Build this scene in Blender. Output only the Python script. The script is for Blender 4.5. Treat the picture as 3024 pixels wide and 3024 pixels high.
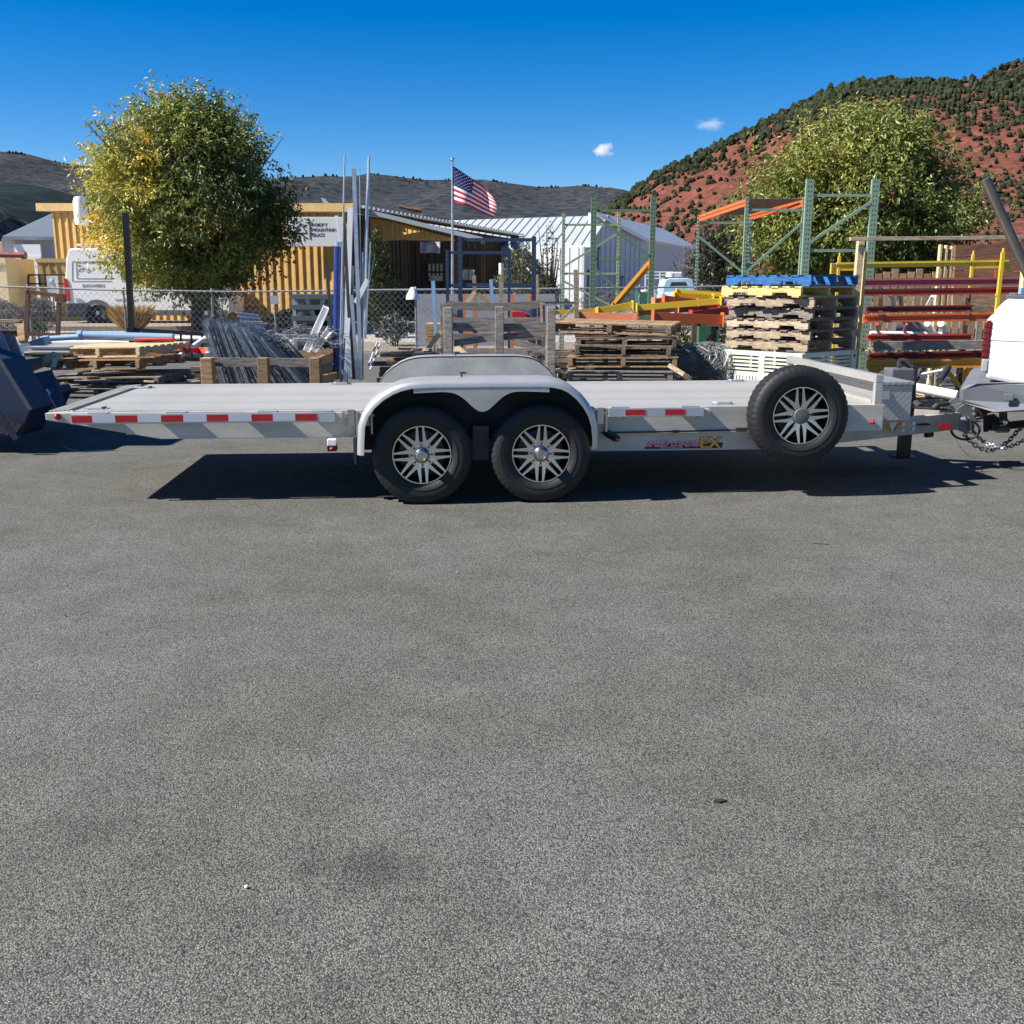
import bpy, math, random
from mathutils import Vector as V, Matrix, noise
R = math.radians
rnd = random.Random(7)
for o in list(bpy.data.objects): bpy.data.objects.remove(o)
C = bpy.context.scene.collection
SC = bpy.context.scene

# ------------------------------------------------------------------ camera
CAMH, PITCH = 1.607, 0.2204
cam = bpy.data.cameras.new('camera'); cam.lens = 36; cam.sensor_width = 36
cam.clip_start = 0.05; cam.clip_end = 12000
camo = bpy.data.objects.new('camera', cam); C.objects.link(camo)
camo.location = (0, 0, CAMH); camo.rotation_euler = (math.pi/2 - PITCH, 0, 0)
SC.camera = camo
SC.render.resolution_x = SC.render.resolution_y = 1024

# ------------------------------------------------------------------ light
SUN_EL, SUN_AZ = 43.5, 13.0           # elevation; heading the light travels, from +X towards +Y
W = bpy.data.worlds.new('World'); SC.world = W; W.use_nodes = True
nt = W.node_tree; bg = nt.nodes['Background']
sky = nt.nodes.new('ShaderNodeTexSky'); sky.sky_type = 'NISHITA'; sky.sun_disc = False
sky.sun_elevation = R(SUN_EL); sky.sun_rotation = R(-90 - SUN_AZ)
sky.altitude = 2000; sky.air_density = 1.0; sky.dust_density = 0.2; sky.ozone_density = 3.0
hs = nt.nodes.new('ShaderNodeHueSaturation'); hs.inputs['Saturation'].default_value = 1.5; hs.inputs['Hue'].default_value = .508
nt.links.new(sky.outputs[0], hs.inputs['Color']); nt.links.new(hs.outputs[0], bg.inputs[0])
bg.inputs[1].default_value = 0.066
sl = bpy.data.lights.new('sun', 'SUN'); sl.energy = 5.0; sl.angle = R(0.53); sl.color = (1, .955, .89)
so = bpy.data.objects.new('sun', sl); C.objects.link(so)
ca, ce = R(SUN_AZ), R(SUN_EL)
ldir = V((math.cos(ca)*math.cos(ce), math.sin(ca)*math.cos(ce), -math.sin(ce)))
so.rotation_euler = ldir.to_track_quat('-Z', 'Y').to_euler(); so.location = (-20, -5, 30)
vs = SC.view_settings
vs.view_transform = 'Standard'; vs.look = 'None'; vs.gamma = 1; vs.exposure = 1.05; vs.use_curve_mapping = False

cy = SC.cycles; cy.max_bounces = 5; cy.diffuse_bounces = 3; cy.glossy_bounces = 3; cy.transmission_bounces = 3; cy.transparent_max_bounces = 4; cy.volume_bounces = 2

# ------------------------------------------------------------------ helpers
cP, sP = math.cos(PITCH), math.sin(PITCH)
def ray(px, py):
    u = (px-1512)/3024; v = (1512-py)/3024
    return V((u, cP+v*sP, -sP+v*cP))
def A(px, py, Y):                      # the point seen at a photo position, Y metres away
    r = ray(px, py); return V((0, 0, CAMH)) + r*(Y/r.y)
def G(px, py, z=0.0):
    r = ray(px, py); return V((0, 0, CAMH)) + r*((z-CAMH)/r.z)
def mpp(Y): return Y/3098.0            # metres per photo pixel near the horizon
TX, TY, TYAW = -.66, 7.41, .073
cy_, sy_ = math.cos(TYAW), math.sin(TYAW)
def tp(px, py, w):                     # trailer coordinates of a photo position on the plane w
    r = ray(px, py); n = V((-sy_, cy_, 0)); p0 = V((TX-w*sy_, TY+w*cy_, 0))
    t = n.dot(p0-V((0, 0, CAMH)))/n.dot(r); P = V((0, 0, CAMH))+r*t; d = P-p0
    return V((d.x*cy_+d.y*sy_, w, P.z))

ORG = {}
MESH_SMOOTH = 40
class MB:
    def __init__(s): s.v = []; s.f = []; s.m = []; s.cur = 0
    def face(s, ids): s.f.append(ids); s.m.append(s.cur)
    def add(s, vs_, fs):
        b = len(s.v); s.v += [V(x) for x in vs_]
        for f in fs: s.face([b+i for i in f])
        return s
    def hexa(s, p):                    # 8 corners: bottom 0-3, top 4-7
        return s.add(p, [(3,2,1,0),(4,5,6,7),(0,1,5,4),(1,2,6,5),(2,3,7,6),(3,0,4,7)])
    def box(s, c, sz, rot=None):
        c = V(c); x, y, z = sz[0]/2, sz[1]/2, sz[2]/2
        p = [V(q) for q in ((-x,-y,-z),(x,-y,-z),(x,y,-z),(-x,y,-z),(-x,-y,z),(x,-y,z),(x,y,z),(-x,y,z))]
        if rot is not None: p = [rot @ q for q in p]
        return s.hexa([q+c for q in p])
    def bx(s, x0, x1, y0, y1, z0, z1): return s.box(((x0+x1)/2,(y0+y1)/2,(z0+z1)/2),(x1-x0,y1-y0,z1-z0))
    def bar(s, p, q, w, h, up=(0,0,1)):   # beam p->q, w sideways, h along up
        p, q, up = V(p), V(q), V(up); d = (q-p).normalized()
        if abs(d.dot(up)) > .97: up = V((0,1,0)) if abs(d.y) < .9 else V((1,0,0))
        sd = d.cross(up).normalized(); u = sd.cross(d)
        a, b = sd*w/2, u*h/2
        return s.hexa([p-a-b, p+a-b, q+a-b, q-a-b, p-a+b, p+a+b, q+a+b, q-a+b])
    def tube(s, p, q, r, n=8, r2=None, cap=True):
        p, q = V(p), V(q); d = (q-p).normalized(); up = V((0,0,1)) if abs(d.z) < .9 else V((1,0,0))
        a = d.cross(up).normalized(); b = a.cross(d); r2 = r if r2 is None else r2
        k = len(s.v)
        for c, rr in ((p, r), (q, r2)):
            for i in range(n):
                t = 2*math.pi*i/n; s.v.append(c+a*math.cos(t)*rr+b*math.sin(t)*rr)
        for i in range(n):
            j = (i+1) % n; s.face([k+i, k+j, k+n+j, k+n+i])
        if cap: s.face([k+i for i in range(n)][::-1]); s.face([k+n+i for i in range(n)])
        return s
    def path(s, pts, r, n=6, closed=False):
        pts = [V(p) for p in pts]; k = len(s.v); N = len(pts)
        pa = None
        for i, p in enumerate(pts):
            if closed: d = pts[(i+1) % N]-pts[i-1]
            else: d = pts[min(i+1, N-1)]-pts[max(i-1, 0)]
            d.normalize()
            if pa is None:
                up = V((0,0,1)) if abs(d.z) < .9 else V((1,0,0)); pa = d.cross(up).normalized()
            else: pa = (pa-d*pa.dot(d)).normalized()
            b = pa.cross(d); rr = r[i] if isinstance(r, (list, tuple)) else r
            for j in range(n):
                t = 2*math.pi*j/n; s.v.append(p+pa*math.cos(t)*rr+b*math.sin(t)*rr)
        for i in range(N if closed else N-1):
            i2 = (i+1) % N
            for j in range(n):
                j2 = (j+1) % n; s.face([k+i*n+j, k+i*n+j2, k+i2*n+j2, k+i2*n+j])
        if not closed: s.face([k+j for j in range(n)][::-1]); s.face([k+(N-1)*n+j for j in range(n)])
        return s
    def prism(s, pts, vec):
        pts = [V(p) for p in pts]; vec = V(vec); n = len(pts); k = len(s.v)
        s.v += pts+[p+vec for p in pts]
        s.face([k+i for i in range(n)][::-1]); s.face([k+n+i for i in range(n)])
        for i in range(n):
            j = (i+1) % n; s.face([k+i, k+j, k+n+j, k+n+i])
        return s
    def lathe(s, prof, o, ax, n=32, closed=False, ref=None, f=None, cap=True):   # prof: (radius, along)
        o, ax = V(o), V(ax).normalized(); a = V(ref) if ref else (ax.cross(V((0,0,1))) if abs(ax.z) < .9 else V((1,0,0)))
        a.normalize(); b = ax.cross(a); k = len(s.v); m = len(prof)
        for i in range(n):
            t = 2*math.pi*i/n
            for j, (r, h) in enumerate(prof):
                rr = r if f is None else f(i, j, r)
                s.v.append(o+ax*h+a*math.cos(t)*rr+b*math.sin(t)*rr)
        for i in range(n):
            i2 = (i+1) % n
            for j in range(m if closed else m-1):
                j2 = (j+1) % m; s.face([k+i*m+j, k+i2*m+j, k+i2*m+j2, k+i*m+j2])
        if not closed and cap:
            if prof[0][0] > 1e-4: s.face([k+i*m for i in range(n)])
            if prof[-1][0] > 1e-4: s.face([k+i*m+m-1 for i in range(n)][::-1])
        return s
    def grid(s, P):                    # rows of points
        k = len(s.v); nr, nc = len(P), len(P[0])
        for row in P: s.v += [V(p) for p in row]
        for i in range(nr-1):
            for j in range(nc-1): s.face([k+i*nc+j, k+i*nc+j+1, k+(i+1)*nc+j+1, k+(i+1)*nc+j])
        return s
    def mesh(s, name, mats, org=V((0,0,0)), smooth=False):
        me = bpy.data.meshes.new(name)
        me.from_pydata([tuple(p-org) for p in s.v], [], s.f)
        mats = mats if isinstance(mats, (list, tuple)) else [mats]
        for m in mats: me.materials.append(m)
        if len(mats) > 1: me.polygons.foreach_set('material_index', s.m)
        if smooth:
            me.polygons.foreach_set('use_smooth', [True]*len(me.polygons))
            if smooth is not True: me.set_sharp_from_angle(angle=R(smooth))
        me.update(); return me
    def build(s, name, mats, parent=None, smooth=False, bevel=0, org=None):
        g = V(org) if org is not None else (ORG.get(parent.name, V((0,0,0))) if parent else V((0,0,0)))
        o = bpy.data.objects.new(name, s.mesh(name, mats, g, smooth)); C.objects.link(o)
        if parent: o.parent = parent
        elif org is not None: o.location = org
        ORG[o.name] = g
        if bevel:
            md = o.modifiers.new('bevel', 'BEVEL'); md.width = bevel; md.segments = 2; md.limit_method = 'ANGLE'
        return o
def tag(o, label, cat, group=None, kind=None):
    if label: o['label'] = label
    if cat: o['category'] = cat
    if group: o['group'] = group
    if kind: o['kind'] = kind
    return o
def thing(name, label, cat, base, group=None, local=False):
    o = bpy.data.objects.new(name, None); C.objects.link(o); o.location = base; o.empty_display_size = .2
    ORG[o.name] = V((0,0,0)) if local else V(base)
    return tag(o, label, cat, group)
def single(mb, name, mat, label, cat, group=None, smooth=False, bevel=0):     # a thing that is one mesh, origin at its base
    xs = [p.x for p in mb.v]; ys = [p.y for p in mb.v]; zs = [p.z for p in mb.v]
    o = mb.build(name, mat, None, smooth, bevel, org=V(((min(xs)+max(xs))/2, (min(ys)+max(ys))/2, min(zs))))
    return tag(o, label, cat, group)
def struct(mb, name, mat, smooth=False):
    return tag(mb.build(name, mat, None, smooth), None, None, kind='structure')
def kids(o): return [c for c in bpy.data.objects if c.parent == o]
def copy_tree(o, kd=None, parent=None):
    c = o.copy(); C.objects.link(c); ORG[c.name] = ORG.get(o.name, V((0,0,0))).copy()
    if parent: c.parent = parent
    for k in o.children: copy_tree(k, None, c)
    return c

# ------------------------------------------------------------------ materials
MATS = {}
def new(name):
    m = bpy.data.materials.new(name); m.use_nodes = True
    return m, m.node_tree, m.node_tree.nodes['Principled BSDF']
def mat(name, col=(.5,.5,.5), rough=.6, metal=0., var=.12, scale=3., stretch=(1,1,1), bump=0., bscale=40., col2=None, objvar=0., spec=.5, dirt=0., dirtcol=(.12,.1,.08)):
    if name in MATS: return MATS[name]
    m, t, b = new(name); L = t.links.new
    tc = t.nodes.new('ShaderNodeTexCoord'); mp = t.nodes.new('ShaderNodeMapping'); mp.inputs['Scale'].default_value = stretch
    L(tc.outputs['Object'], mp.inputs[0])
    n1 = t.nodes.new('ShaderNodeTexNoise'); n1.inputs['Scale'].default_value = scale; n1.inputs['Detail'].default_value = 5
    n1.inputs['Roughness'].default_value = .65
    L(mp.outputs[0], n1.inputs['Vector'])
    cr = t.nodes.new('ShaderNodeValToRGB'); e = cr.color_ramp.elements
    a = tuple(c*(1-var) for c in col); d = tuple(min(1, c*(1+var)) for c in (col2 or col))
    e[0].position = .32; e[0].color = (*a, 1); e[1].position = .68; e[1].color = (*d, 1)
    L(n1.outputs['Fac'], cr.inputs[0]); out = cr.outputs[0]
    if dirt:
        n3 = t.nodes.new('ShaderNodeTexNoise'); n3.inputs['Scale'].default_value = 1.7; n3.inputs['Detail'].default_value = 8; n3.inputs['Roughness'].default_value = .72
        L(tc.outputs['Object'], n3.inputs['Vector'])
        r3 = t.nodes.new('ShaderNodeMapRange'); r3.inputs[1].default_value = .5; r3.inputs[2].default_value = .72; r3.inputs[4].default_value = dirt
        L(n3.outputs['Fac'], r3.inputs[0])
        mx = t.nodes.new('ShaderNodeMixRGB'); mx.inputs[2].default_value = (*dirtcol, 1); L(r3.outputs[0], mx.inputs[0]); L(out, mx.inputs[1]); out = mx.outputs[0]
    if objvar:
        oi = t.nodes.new('ShaderNodeObjectInfo'); mr = t.nodes.new('ShaderNodeMapRange')
        mr.inputs[3].default_value = 1-objvar; mr.inputs[4].default_value = 1+objvar; L(oi.outputs['Random'], mr.inputs[0])
        hv = t.nodes.new('ShaderNodeHueSaturation'); L(mr.outputs[0], hv.inputs['Value']); L(out, hv.inputs['Color']); out = hv.outputs[0]
    L(out, b.inputs['Base Color'])
    b.inputs['Roughness'].default_value = rough; b.inputs['Metallic'].default_value = metal; b.inputs['Specular IOR Level'].default_value = spec
    if bump:
        n2 = t.nodes.new('ShaderNodeTexNoise'); n2.inputs['Scale'].default_value = bscale; n2.inputs['Detail'].default_value = 4; L(mp.outputs[0], n2.inputs['Vector'])
        bp = t.nodes.new('ShaderNodeBump'); bp.inputs['Strength'].default_value = bump; bp.inputs['Distance'].default_value = .01
        L(n2.outputs['Fac'], bp.inputs['Height']); L(bp.outputs[0], b.inputs['Normal'])
    MATS[name] = m; return m
def wood(name, col, col2=None, objvar=.25, **k): return mat(name, col, .8, var=.3, scale=6, stretch=(1.2,7,7), bump=.25, bscale=16, col2=col2, objvar=objvar, **k)

def asphalt():
    m, t, b = new('asphalt'); L = t.links.new
    tc = t.nodes.new('ShaderNodeTexCoord')
    def nz(s, d=4, r=.6):
        n = t.nodes.new('ShaderNodeTexNoise'); n.inputs['Scale'].default_value = s; n.inputs['Detail'].default_value = d; n.inputs['Roughness'].default_value = r
        L(tc.outputs['Object'], n.inputs['Vector']); return n.outputs['Fac']
    def mr(x, a, bb, c, d):
        n = t.nodes.new('ShaderNodeMapRange'); n.inputs[1].default_value = a; n.inputs[2].default_value = bb; n.inputs[3].default_value = c; n.inputs[4].default_value = d
        L(x, n.inputs[0]); return n.outputs[0]
    def mul(x, y):
        n = t.nodes.new('ShaderNodeMath'); n.operation = 'MULTIPLY'; L(x, n.inputs[0]); L(y, n.inputs[1]); return n.outputs[0]
    vo = t.nodes.new('ShaderNodeTexVoronoi'); vo.inputs['Scale'].default_value = 210; L(tc.outputs['Object'], vo.inputs['Vector'])
    sp = t.nodes.new('ShaderNodeSeparateColor'); L(vo.outputs['Color'], sp.inputs[0])
    stone = mr(sp.outputs[0], 0, 1, .35, 1.65)                 # every chip its own tone
    gap = mr(vo.outputs['Distance'], .25, .75, 1.15, .45)   # dark binder between chips
    fine = mr(nz(240, 0), .25, .75, .65, 1.35)
    bign = nz(.6, 3, .6); big = mr(bign, .36, .64, .86, 1.1)
    mid = mr(nz(3.5, 2, .65), .3, .7, .88, 1.1)
    stain = mr(nz(1.3, 3, .75), .6, .72, 1, .84)
    v = mul(mul(mul(stone, gap), mul(fine, big)), mul(mid, stain))
    for (px, py, rad, lo) in ((1100,2555,.34,.62), (1215,2655,.07,.55)):
        u_ = (px-1512)/3024; w_ = (1512-py)/3024; k_ = -CAMH/(-math.sin(PITCH)+w_*math.cos(PITCH)); gx, gy = u_*k_, (math.cos(PITCH)+w_*math.sin(PITCH))*k_
        sb = t.nodes.new('ShaderNodeVectorMath'); sb.operation = 'SUBTRACT'; L(tc.outputs['Object'], sb.inputs[0]); sb.inputs[1].default_value = (gx, gy, 0)
        ml = t.nodes.new('ShaderNodeVectorMath'); ml.operation = 'MULTIPLY'; L(sb.outputs[0], ml.inputs[0]); ml.inputs[1].default_value = (1/rad, 2.2/rad, 0)
        le = t.nodes.new('ShaderNodeVectorMath'); le.operation = 'LENGTH'; L(ml.outputs[0], le.inputs[0])
        ad = t.nodes.new('ShaderNodeMath'); ad.operation = 'MULTIPLY_ADD'; L(nz(2.5/rad, 3, .7), ad.inputs[0]); ad.inputs[1].default_value = 2.4; L(le.outputs['Value'], ad.inputs[2])
        v = mul(v, mr(ad.outputs[0], 1.15, 2.1, lo, 1))
    tint = t.nodes.new('ShaderNodeMixRGB'); tint.inputs[1].default_value = (.138,.139,.122,1); tint.inputs[2].default_value = (.144,.14,.12,1)
    L(mr(bign, .4, .6, 1, 0), tint.inputs[0])
    mx = t.nodes.new('ShaderNodeVectorMath'); mx.operation = 'SCALE'; L(tint.outputs[0], mx.inputs[0]); L(v, mx.inputs['Scale'])
    L(mx.outputs[0], b.inputs['Base Color'])
    b.inputs['Roughness'].default_value = .82; b.inputs['Specular IOR Level'].default_value = .22
    bp = t.nodes.new('ShaderNodeBump'); bp.inputs['Strength'].default_value = .8; bp.inputs['Distance'].default_value = .004
    bp.invert = True
    L(vo.outputs['Distance'], bp.inputs['Height']); L(bp.outputs[0], b.inputs['Normal'])
    return m
M_ASPH = asphalt()
M_DIRT = mat('dirt ground', (.2,.165,.12), .95, var=.3, scale=.8, bump=.5, bscale=25)
M_CONC = mat('concrete', (.33,.3,.265), .9, var=.16, scale=1.5, bump=.3, bscale=40)
M_ALU = mat('aluminium frame', (.5,.465,.405), .5, .25, var=.14, scale=2.5, stretch=(1,4,4), dirt=.35, dirtcol=(.3,.27,.22))
M_DECK = mat('deck aluminium', (.56,.54,.49), .5, .35, var=.16, scale=2.2, stretch=(.5,30,30), objvar=.07, dirt=.3, dirtcol=(.42,.38,.31))
M_ALUB = mat('bright aluminium', (.53,.515,.475), .4, .6, var=.1, scale=3, bump=.05, bscale=6)
M_ALUP = mat('weathered plate', (.45,.44,.41), .55, .6, var=.2, scale=3, dirt=.3, dirtcol=(.6,.58,.54))
M_RAIL = mat('rail aluminium', (.5,.52,.54), .45, .6, var=.1, scale=4)
M_TAPER = mat('red reflective tape', (.42,.012,.015), .3, var=.15, scale=8)
M_TAPEW = mat('silver reflective tape', (.5,.53,.56), .35, var=.05)
M_RUB = mat('tyre rubber', (.009,.009,.0095), .65, var=.35, scale=5, bump=.15, bscale=60, dirt=.3, dirtcol=(.032,.03,.028))
M_BLK = mat('black paint', (.012,.012,.013), .4, var=.2)
M_BLKM = mat('dull black', (.02,.02,.022), .75, var=.25)
M_CHROME = mat('machined alloy', (.7,.7,.7), .22, 1, var=.04)
M_HUB = mat('hub chrome', (.5,.48,.45), .3, 1, var=.06)
M_REDL = mat('red lens', (.3,.01,.01), .15, var=.1)
M_AMB = mat('amber lens', (.45,.12,.02), .2, var=.1)
M_GALV = mat('galvanised steel', (.45,.49,.53), .4, .7, var=.2, scale=7)
M_FENCE = mat('dull fence steel', (.26,.27,.28), .6, .3, var=.2)
M_DKST = mat('dark steel', (.06,.06,.065), .5, .5, var=.3)
M_RUST = mat('rusty steel', (.13,.075,.05), .8, .2, var=.4, scale=9)
M_WHITE = mat('white paint', (.8,.8,.79), .35, var=.03)
M_PVCW = mat('white pvc', (.78,.77,.74), .4, var=.05)
M_PVCB = mat('blue pvc', (.2,.33,.52), .4, var=.12, scale=3)
M_NAVY = mat('dark blue pipe', (.022,.045,.2), .25, var=.1)
M_WGREY = wood('weathered timber', (.17,.145,.12), (.26,.23,.195))
M_WBRN = wood('brown timber', (.27,.16,.075), (.36,.23,.12))
M_WNEW = wood('fresh timber', (.52,.38,.2), (.62,.48,.28), .12)
M_WPALE = wood('pale pallet wood', (.27,.2,.13), (.4,.31,.21), .25)
M_WYEL = wood('yellow pallet wood', (.52,.37,.13), (.6,.45,.18), .08)
M_WDK = wood('dark pallet wood', (.12,.085,.06), (.2,.15,.11))
M_BLUEP = wood('blue painted wood', (.012,.075,.22), (.02,.13,.33), .1)
M_REDW = wood('redwood', (.2,.085,.045), (.28,.13,.07), .2)
M_GRN = mat('green rack paint', (.12,.2,.115), .5, var=.12, dirt=.2, dirtcol=(.25,.26,.2))
M_GRN2 = mat('pale green rack paint', (.3,.36,.2), .5, var=.12)
M_GRN3 = mat('sage rack paint', (.22,.31,.22), .45, var=.1)
M_NAVR = mat('navy rack paint', (.022,.045,.095), .45, var=.15)
M_ORG = mat('orange beam paint', (.6,.13,.035), .45, var=.1, dirt=.15)
M_ORGF = mat('faded orange paint', (.62,.2,.09), .5, var=.12, dirt=.15)
M_YEL = mat('yellow beam paint', (.72,.47,.03), .45, var=.08, dirt=.12)
M_AMBR = mat('amber beam paint', (.6,.29,.03), .45, var=.1)
M_MAUV = mat('faded red paint', (.38,.1,.11), .5, var=.1)
M_RED = mat('red beam paint', (.4,.05,.03), .5, var=.12)
M_DRED = mat('dark red paint', (.17,.028,.02), .55, var=.15)
M_LBLU = mat('light blue steel', (.25,.4,.6), .45, var=.1)
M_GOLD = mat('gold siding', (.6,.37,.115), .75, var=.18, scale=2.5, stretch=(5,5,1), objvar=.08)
M_GOLDT = mat('gold trim', (.55,.36,.14), .7, var=.1)
M_ROOFW = mat('white metal roofing', (.42,.45,.46), .4, .1, var=.04)
M_ROOFG = mat('grey metal roofing', (.25,.28,.28), .4, .3, var=.05)
M_SIDE = mat('white metal siding', (.58,.59,.61), .45, var=.04)
M_TAN = mat('tan container steel', (.42,.29,.1), .6, var=.08, scale=2)
M_CREAM = mat('cream container steel', (.68,.57,.34), .6, var=.05)
M_BIN = mat('cream bin plastic', (.62,.6,.48), .45, var=.06, scale=5)
M_GPL = mat('grey plastic', (.1,.105,.11), .55, var=.12)
M_GLASS = mat('dark glass', (.012,.015,.02), .05, var=0, spec=.8)
M_SHED = mat('shade darkened siding', (.09,.05,.02), .8, var=.25, scale=3, stretch=(4,4,1), objvar=.1)  # gold siding darkened to carry the shade of side wall and porch
M_TANB = mat('tan stucco', (.5,.34,.24), .9, var=.06)
M_INK = mat('black print', (.015,.015,.017), .5, var=0)
M_GINK = mat('grey print', (.22,.23,.25), .5, var=0)
M_SLBL = mat('slate blue panel', (.05,.056,.075), .7, var=.18, scale=2)
M_DUMP = mat('blue dumpster paint', (.007,.018,.045), .55, var=.2, scale=2)
M_BOARD = mat('grey laminate board', (.26,.245,.25), .7, var=.3, scale=9, stretch=(1,4,1))

def text(body, size, m, parent, o, xd, up, name='lettering', ex=.002, sx=1.0, shear=0.0, off=0.0, align='LEFT'):
    cu = bpy.data.curves.new(name, 'FONT'); cu.body = body; cu.size = size; cu.extrude = ex; cu.shear = shear; cu.offset = off; cu.resolution_u = 3
    cu.align_x = align; cu.space_character = 1.08
    to = bpy.data.objects.new(name, cu); C.objects.link(to)
    dg = bpy.context.evaluated_depsgraph_get(); dg.update(); me = bpy.data.meshes.new_from_object(to.evaluated_get(dg))
    bpy.data.objects.remove(to)
    xd, up = V(xd).normalized(), V(up).normalized(); zd = xd.cross(up); g = ORG.get(parent.name, V((0,0,0))) if parent else V((0,0,0))
    mt = Matrix(((xd.x*sx, up.x, zd.x, 0), (xd.y*sx, up.y, zd.y, 0), (xd.z*sx, up.z, zd.z, 0), (0,0,0,1)))
    mt.translation = V(o)-g; me.transform(mt)
    me.materials.clear(); me.materials.append(m)
    ob = bpy.data.objects.new(name, me); C.objects.link(ob); ob.parent = parent; ORG[ob.name] = g
    return ob
def px_bar(mb, a, b, Y, w, h, Y2=None, up=(0,0,1)):      # beam between two photo positions
    return mb.bar(A(*a, Y), A(*b, Y2 or Y), w, h, up)

# ================================================================== SETTING
def sheet(name, m, x0, x1, y0, y1, z): return struct(MB().add([(x0,y0,z),(x1,y0,z),(x1,y1,z),(x0,y1,z)], [(0,1,2,3)]), name, m)
sheet('ground', M_DIRT, -6000, 6000, -3000, 6000, -.008)
sheet('asphalt_lot', M_ASPH, -60, 60, -40, 24.2, 0)
sheet('path', M_CONC, -40, 12, 28.5, 35.2, .0)
dv = MB().bx(-60, 8, 35.6, 62, -.3, .14); struct(dv, 'driveway', mat('gravel drive', (.23,.19,.15), .95, var=.25, scale=2, bump=.5, bscale=30))

def hill_mat(name, soil, soil2, green, sc, lo, hi):
    m, t, b = new(name); L = t.links.new
    tc = t.nodes.new('ShaderNodeTexCoord')
    def nz(s, d, r=.6):
        n = t.nodes.new('ShaderNodeTexNoise'); n.inputs['Scale'].default_value = s; n.inputs['Detail'].default_value = d; n.inputs['Roughness'].default_value = r
        L(tc.outputs['Object'], n.inputs['Vector']); return n.outputs['Fac']
    r1 = t.nodes.new('ShaderNodeValToRGB'); r1.color_ramp.elements[0].position = .3; r1.color_ramp.elements[1].position = .7
    r1.color_ramp.elements[0].color = (*soil, 1); r1.color_ramp.elements[1].color = (*soil2, 1); L(nz(sc*.6, 8, .7), r1.inputs[0])
    r2 = t.nodes.new('ShaderNodeValToRGB'); r2.color_ramp.elements[0].position = lo; r2.color_ramp.elements[1].position = hi; L(nz(sc, 8, .75), r2.inputs[0])
    mx = t.nodes.new('ShaderNodeMixRGB'); mx.inputs[2].default_value = (*green, 1); L(r2.outputs[0], mx.inputs[0]); L(r1.outputs[0], mx.inputs[1])
    L(mx.outputs[0], b.inputs['Base Color']); b.inputs['Roughness'].default_value = 1; b.inputs['Specular IOR Level'].default_value = .05
    return m
def interp(prof, x):
    if x <= prof[0][0]: return prof[0][1]
    for (a, b), (c, d) in zip(prof, prof[1:]):
        if x <= c: return b+(d-b)*(x-a)/(c-a)
    return prof[-1][1]
def hill(name, prof, Yr, Yf, m, rough, back=1.6, n=160, rows=34, gully=0.0, foot=0.0, bow=.75):
    x0, x1 = prof[0][0], prof[-1][0]; P = []
    for r in range(rows+10):
        row = []
        for i in range(n+1):
            px = x0+(x1-x0)*i/n; py = interp(prof, px)
            top = A(px, py, Yr)
            if r <= rows:
                t = r/rows; Y = Yf+(Yr-Yf)*t; z = foot+(top.z-foot)*t**bow
            else:
                t = 1-(r-rows)/10*1.0; Y = Yr+(Yr-Yf)*back*(1-t); z = top.z*t**1.5
            X = top.x*(1-.18*(1-min(1, r/rows)))
            q = V((X, Y, 0))/rough
            w = min(1, r/rows*2)*(1-abs(min(1, r/rows)-.55)*.9) if r < rows else .35
            nz = noise.fractal(q*3, 1, 2, 5)*.06+noise.noise(q*.9)*.05
            gl = -abs(noise.noise(V((X/rough*2.4, Y/rough*.35, 3))))*gully
            row.append((X, Y, z+(nz*top.z+gl*top.z)*w if r != rows else z+nz*top.z*.12))
        P.append(row)
    return struct(MB().grid(P), name, m, smooth=True), P
ridge = [(-900,470),(-400,462),(0,447),(80,455),(160,477),(260,492),(400,510),(700,530),(891,522),(971,518),(1028,523),(1085,514),(1142,517),(1256,532),(1312,531),(1426,530),(1512,542),(1597,553),(1654,551),(1711,547),(1768,551),(1825,565),(1900,585),(2100,620),(2600,660),(3400,640),(4200,600)]
M_FAR = hill_mat('brushy ridge', (.045,.05,.052), (.075,.073,.066), (.014,.02,.03), .06, .42, .58)  # blue tint carries the distance haze in the slope colours
hill('far_ridge', ridge, 2600, 900, M_FAR, 900, gully=.22)
forest = [(-900,500),(-300,520),(0,536),(90,545),(160,560),(240,585),(330,640),(420,720),(520,800)]
M_FOR = hill_mat('forested slope', (.02,.03,.03), (.03,.042,.035), (.01,.018,.022), .05, .35, .6)
hill('forest_hill', forest, 900, 420, M_FOR, 300, gully=.12)
spur = [(-900,560),(-300,580),(-60,600),(0,620),(40,650),(70,690),(110,740),(150,800)]
M_SPUR = hill_mat('scrubby spur', (.12,.1,.08), (.17,.14,.1), (.02,.03,.022), .12, .4, .55)
hill('scrub_hill', spur, 420, 260, M_SPUR, 120)
redp = [(1660,760),(1720,690),(1768,640),(1803,611),(1858,573),(1906,539),(1954,511),(2029,477),(2111,436),(2166,412),(2221,384),(2317,330),(2385,295),(2454,261),(2522,245),(2584,241),(2660,246),(2769,241),(2831,247),(2900,228),(2968,198),(3024,176),(3300,90),(3800,20),(4300,0)]
M_REDH = hill_mat('red rock slope', (.13,.042,.028), (.22,.085,.06), (.075,.032,.022), .3, .42, .6)
_, RP = hill('red_hill', redp, 520, 175, M_REDH, 150, gully=.16, n=220, rows=60, bow=.85)

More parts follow.
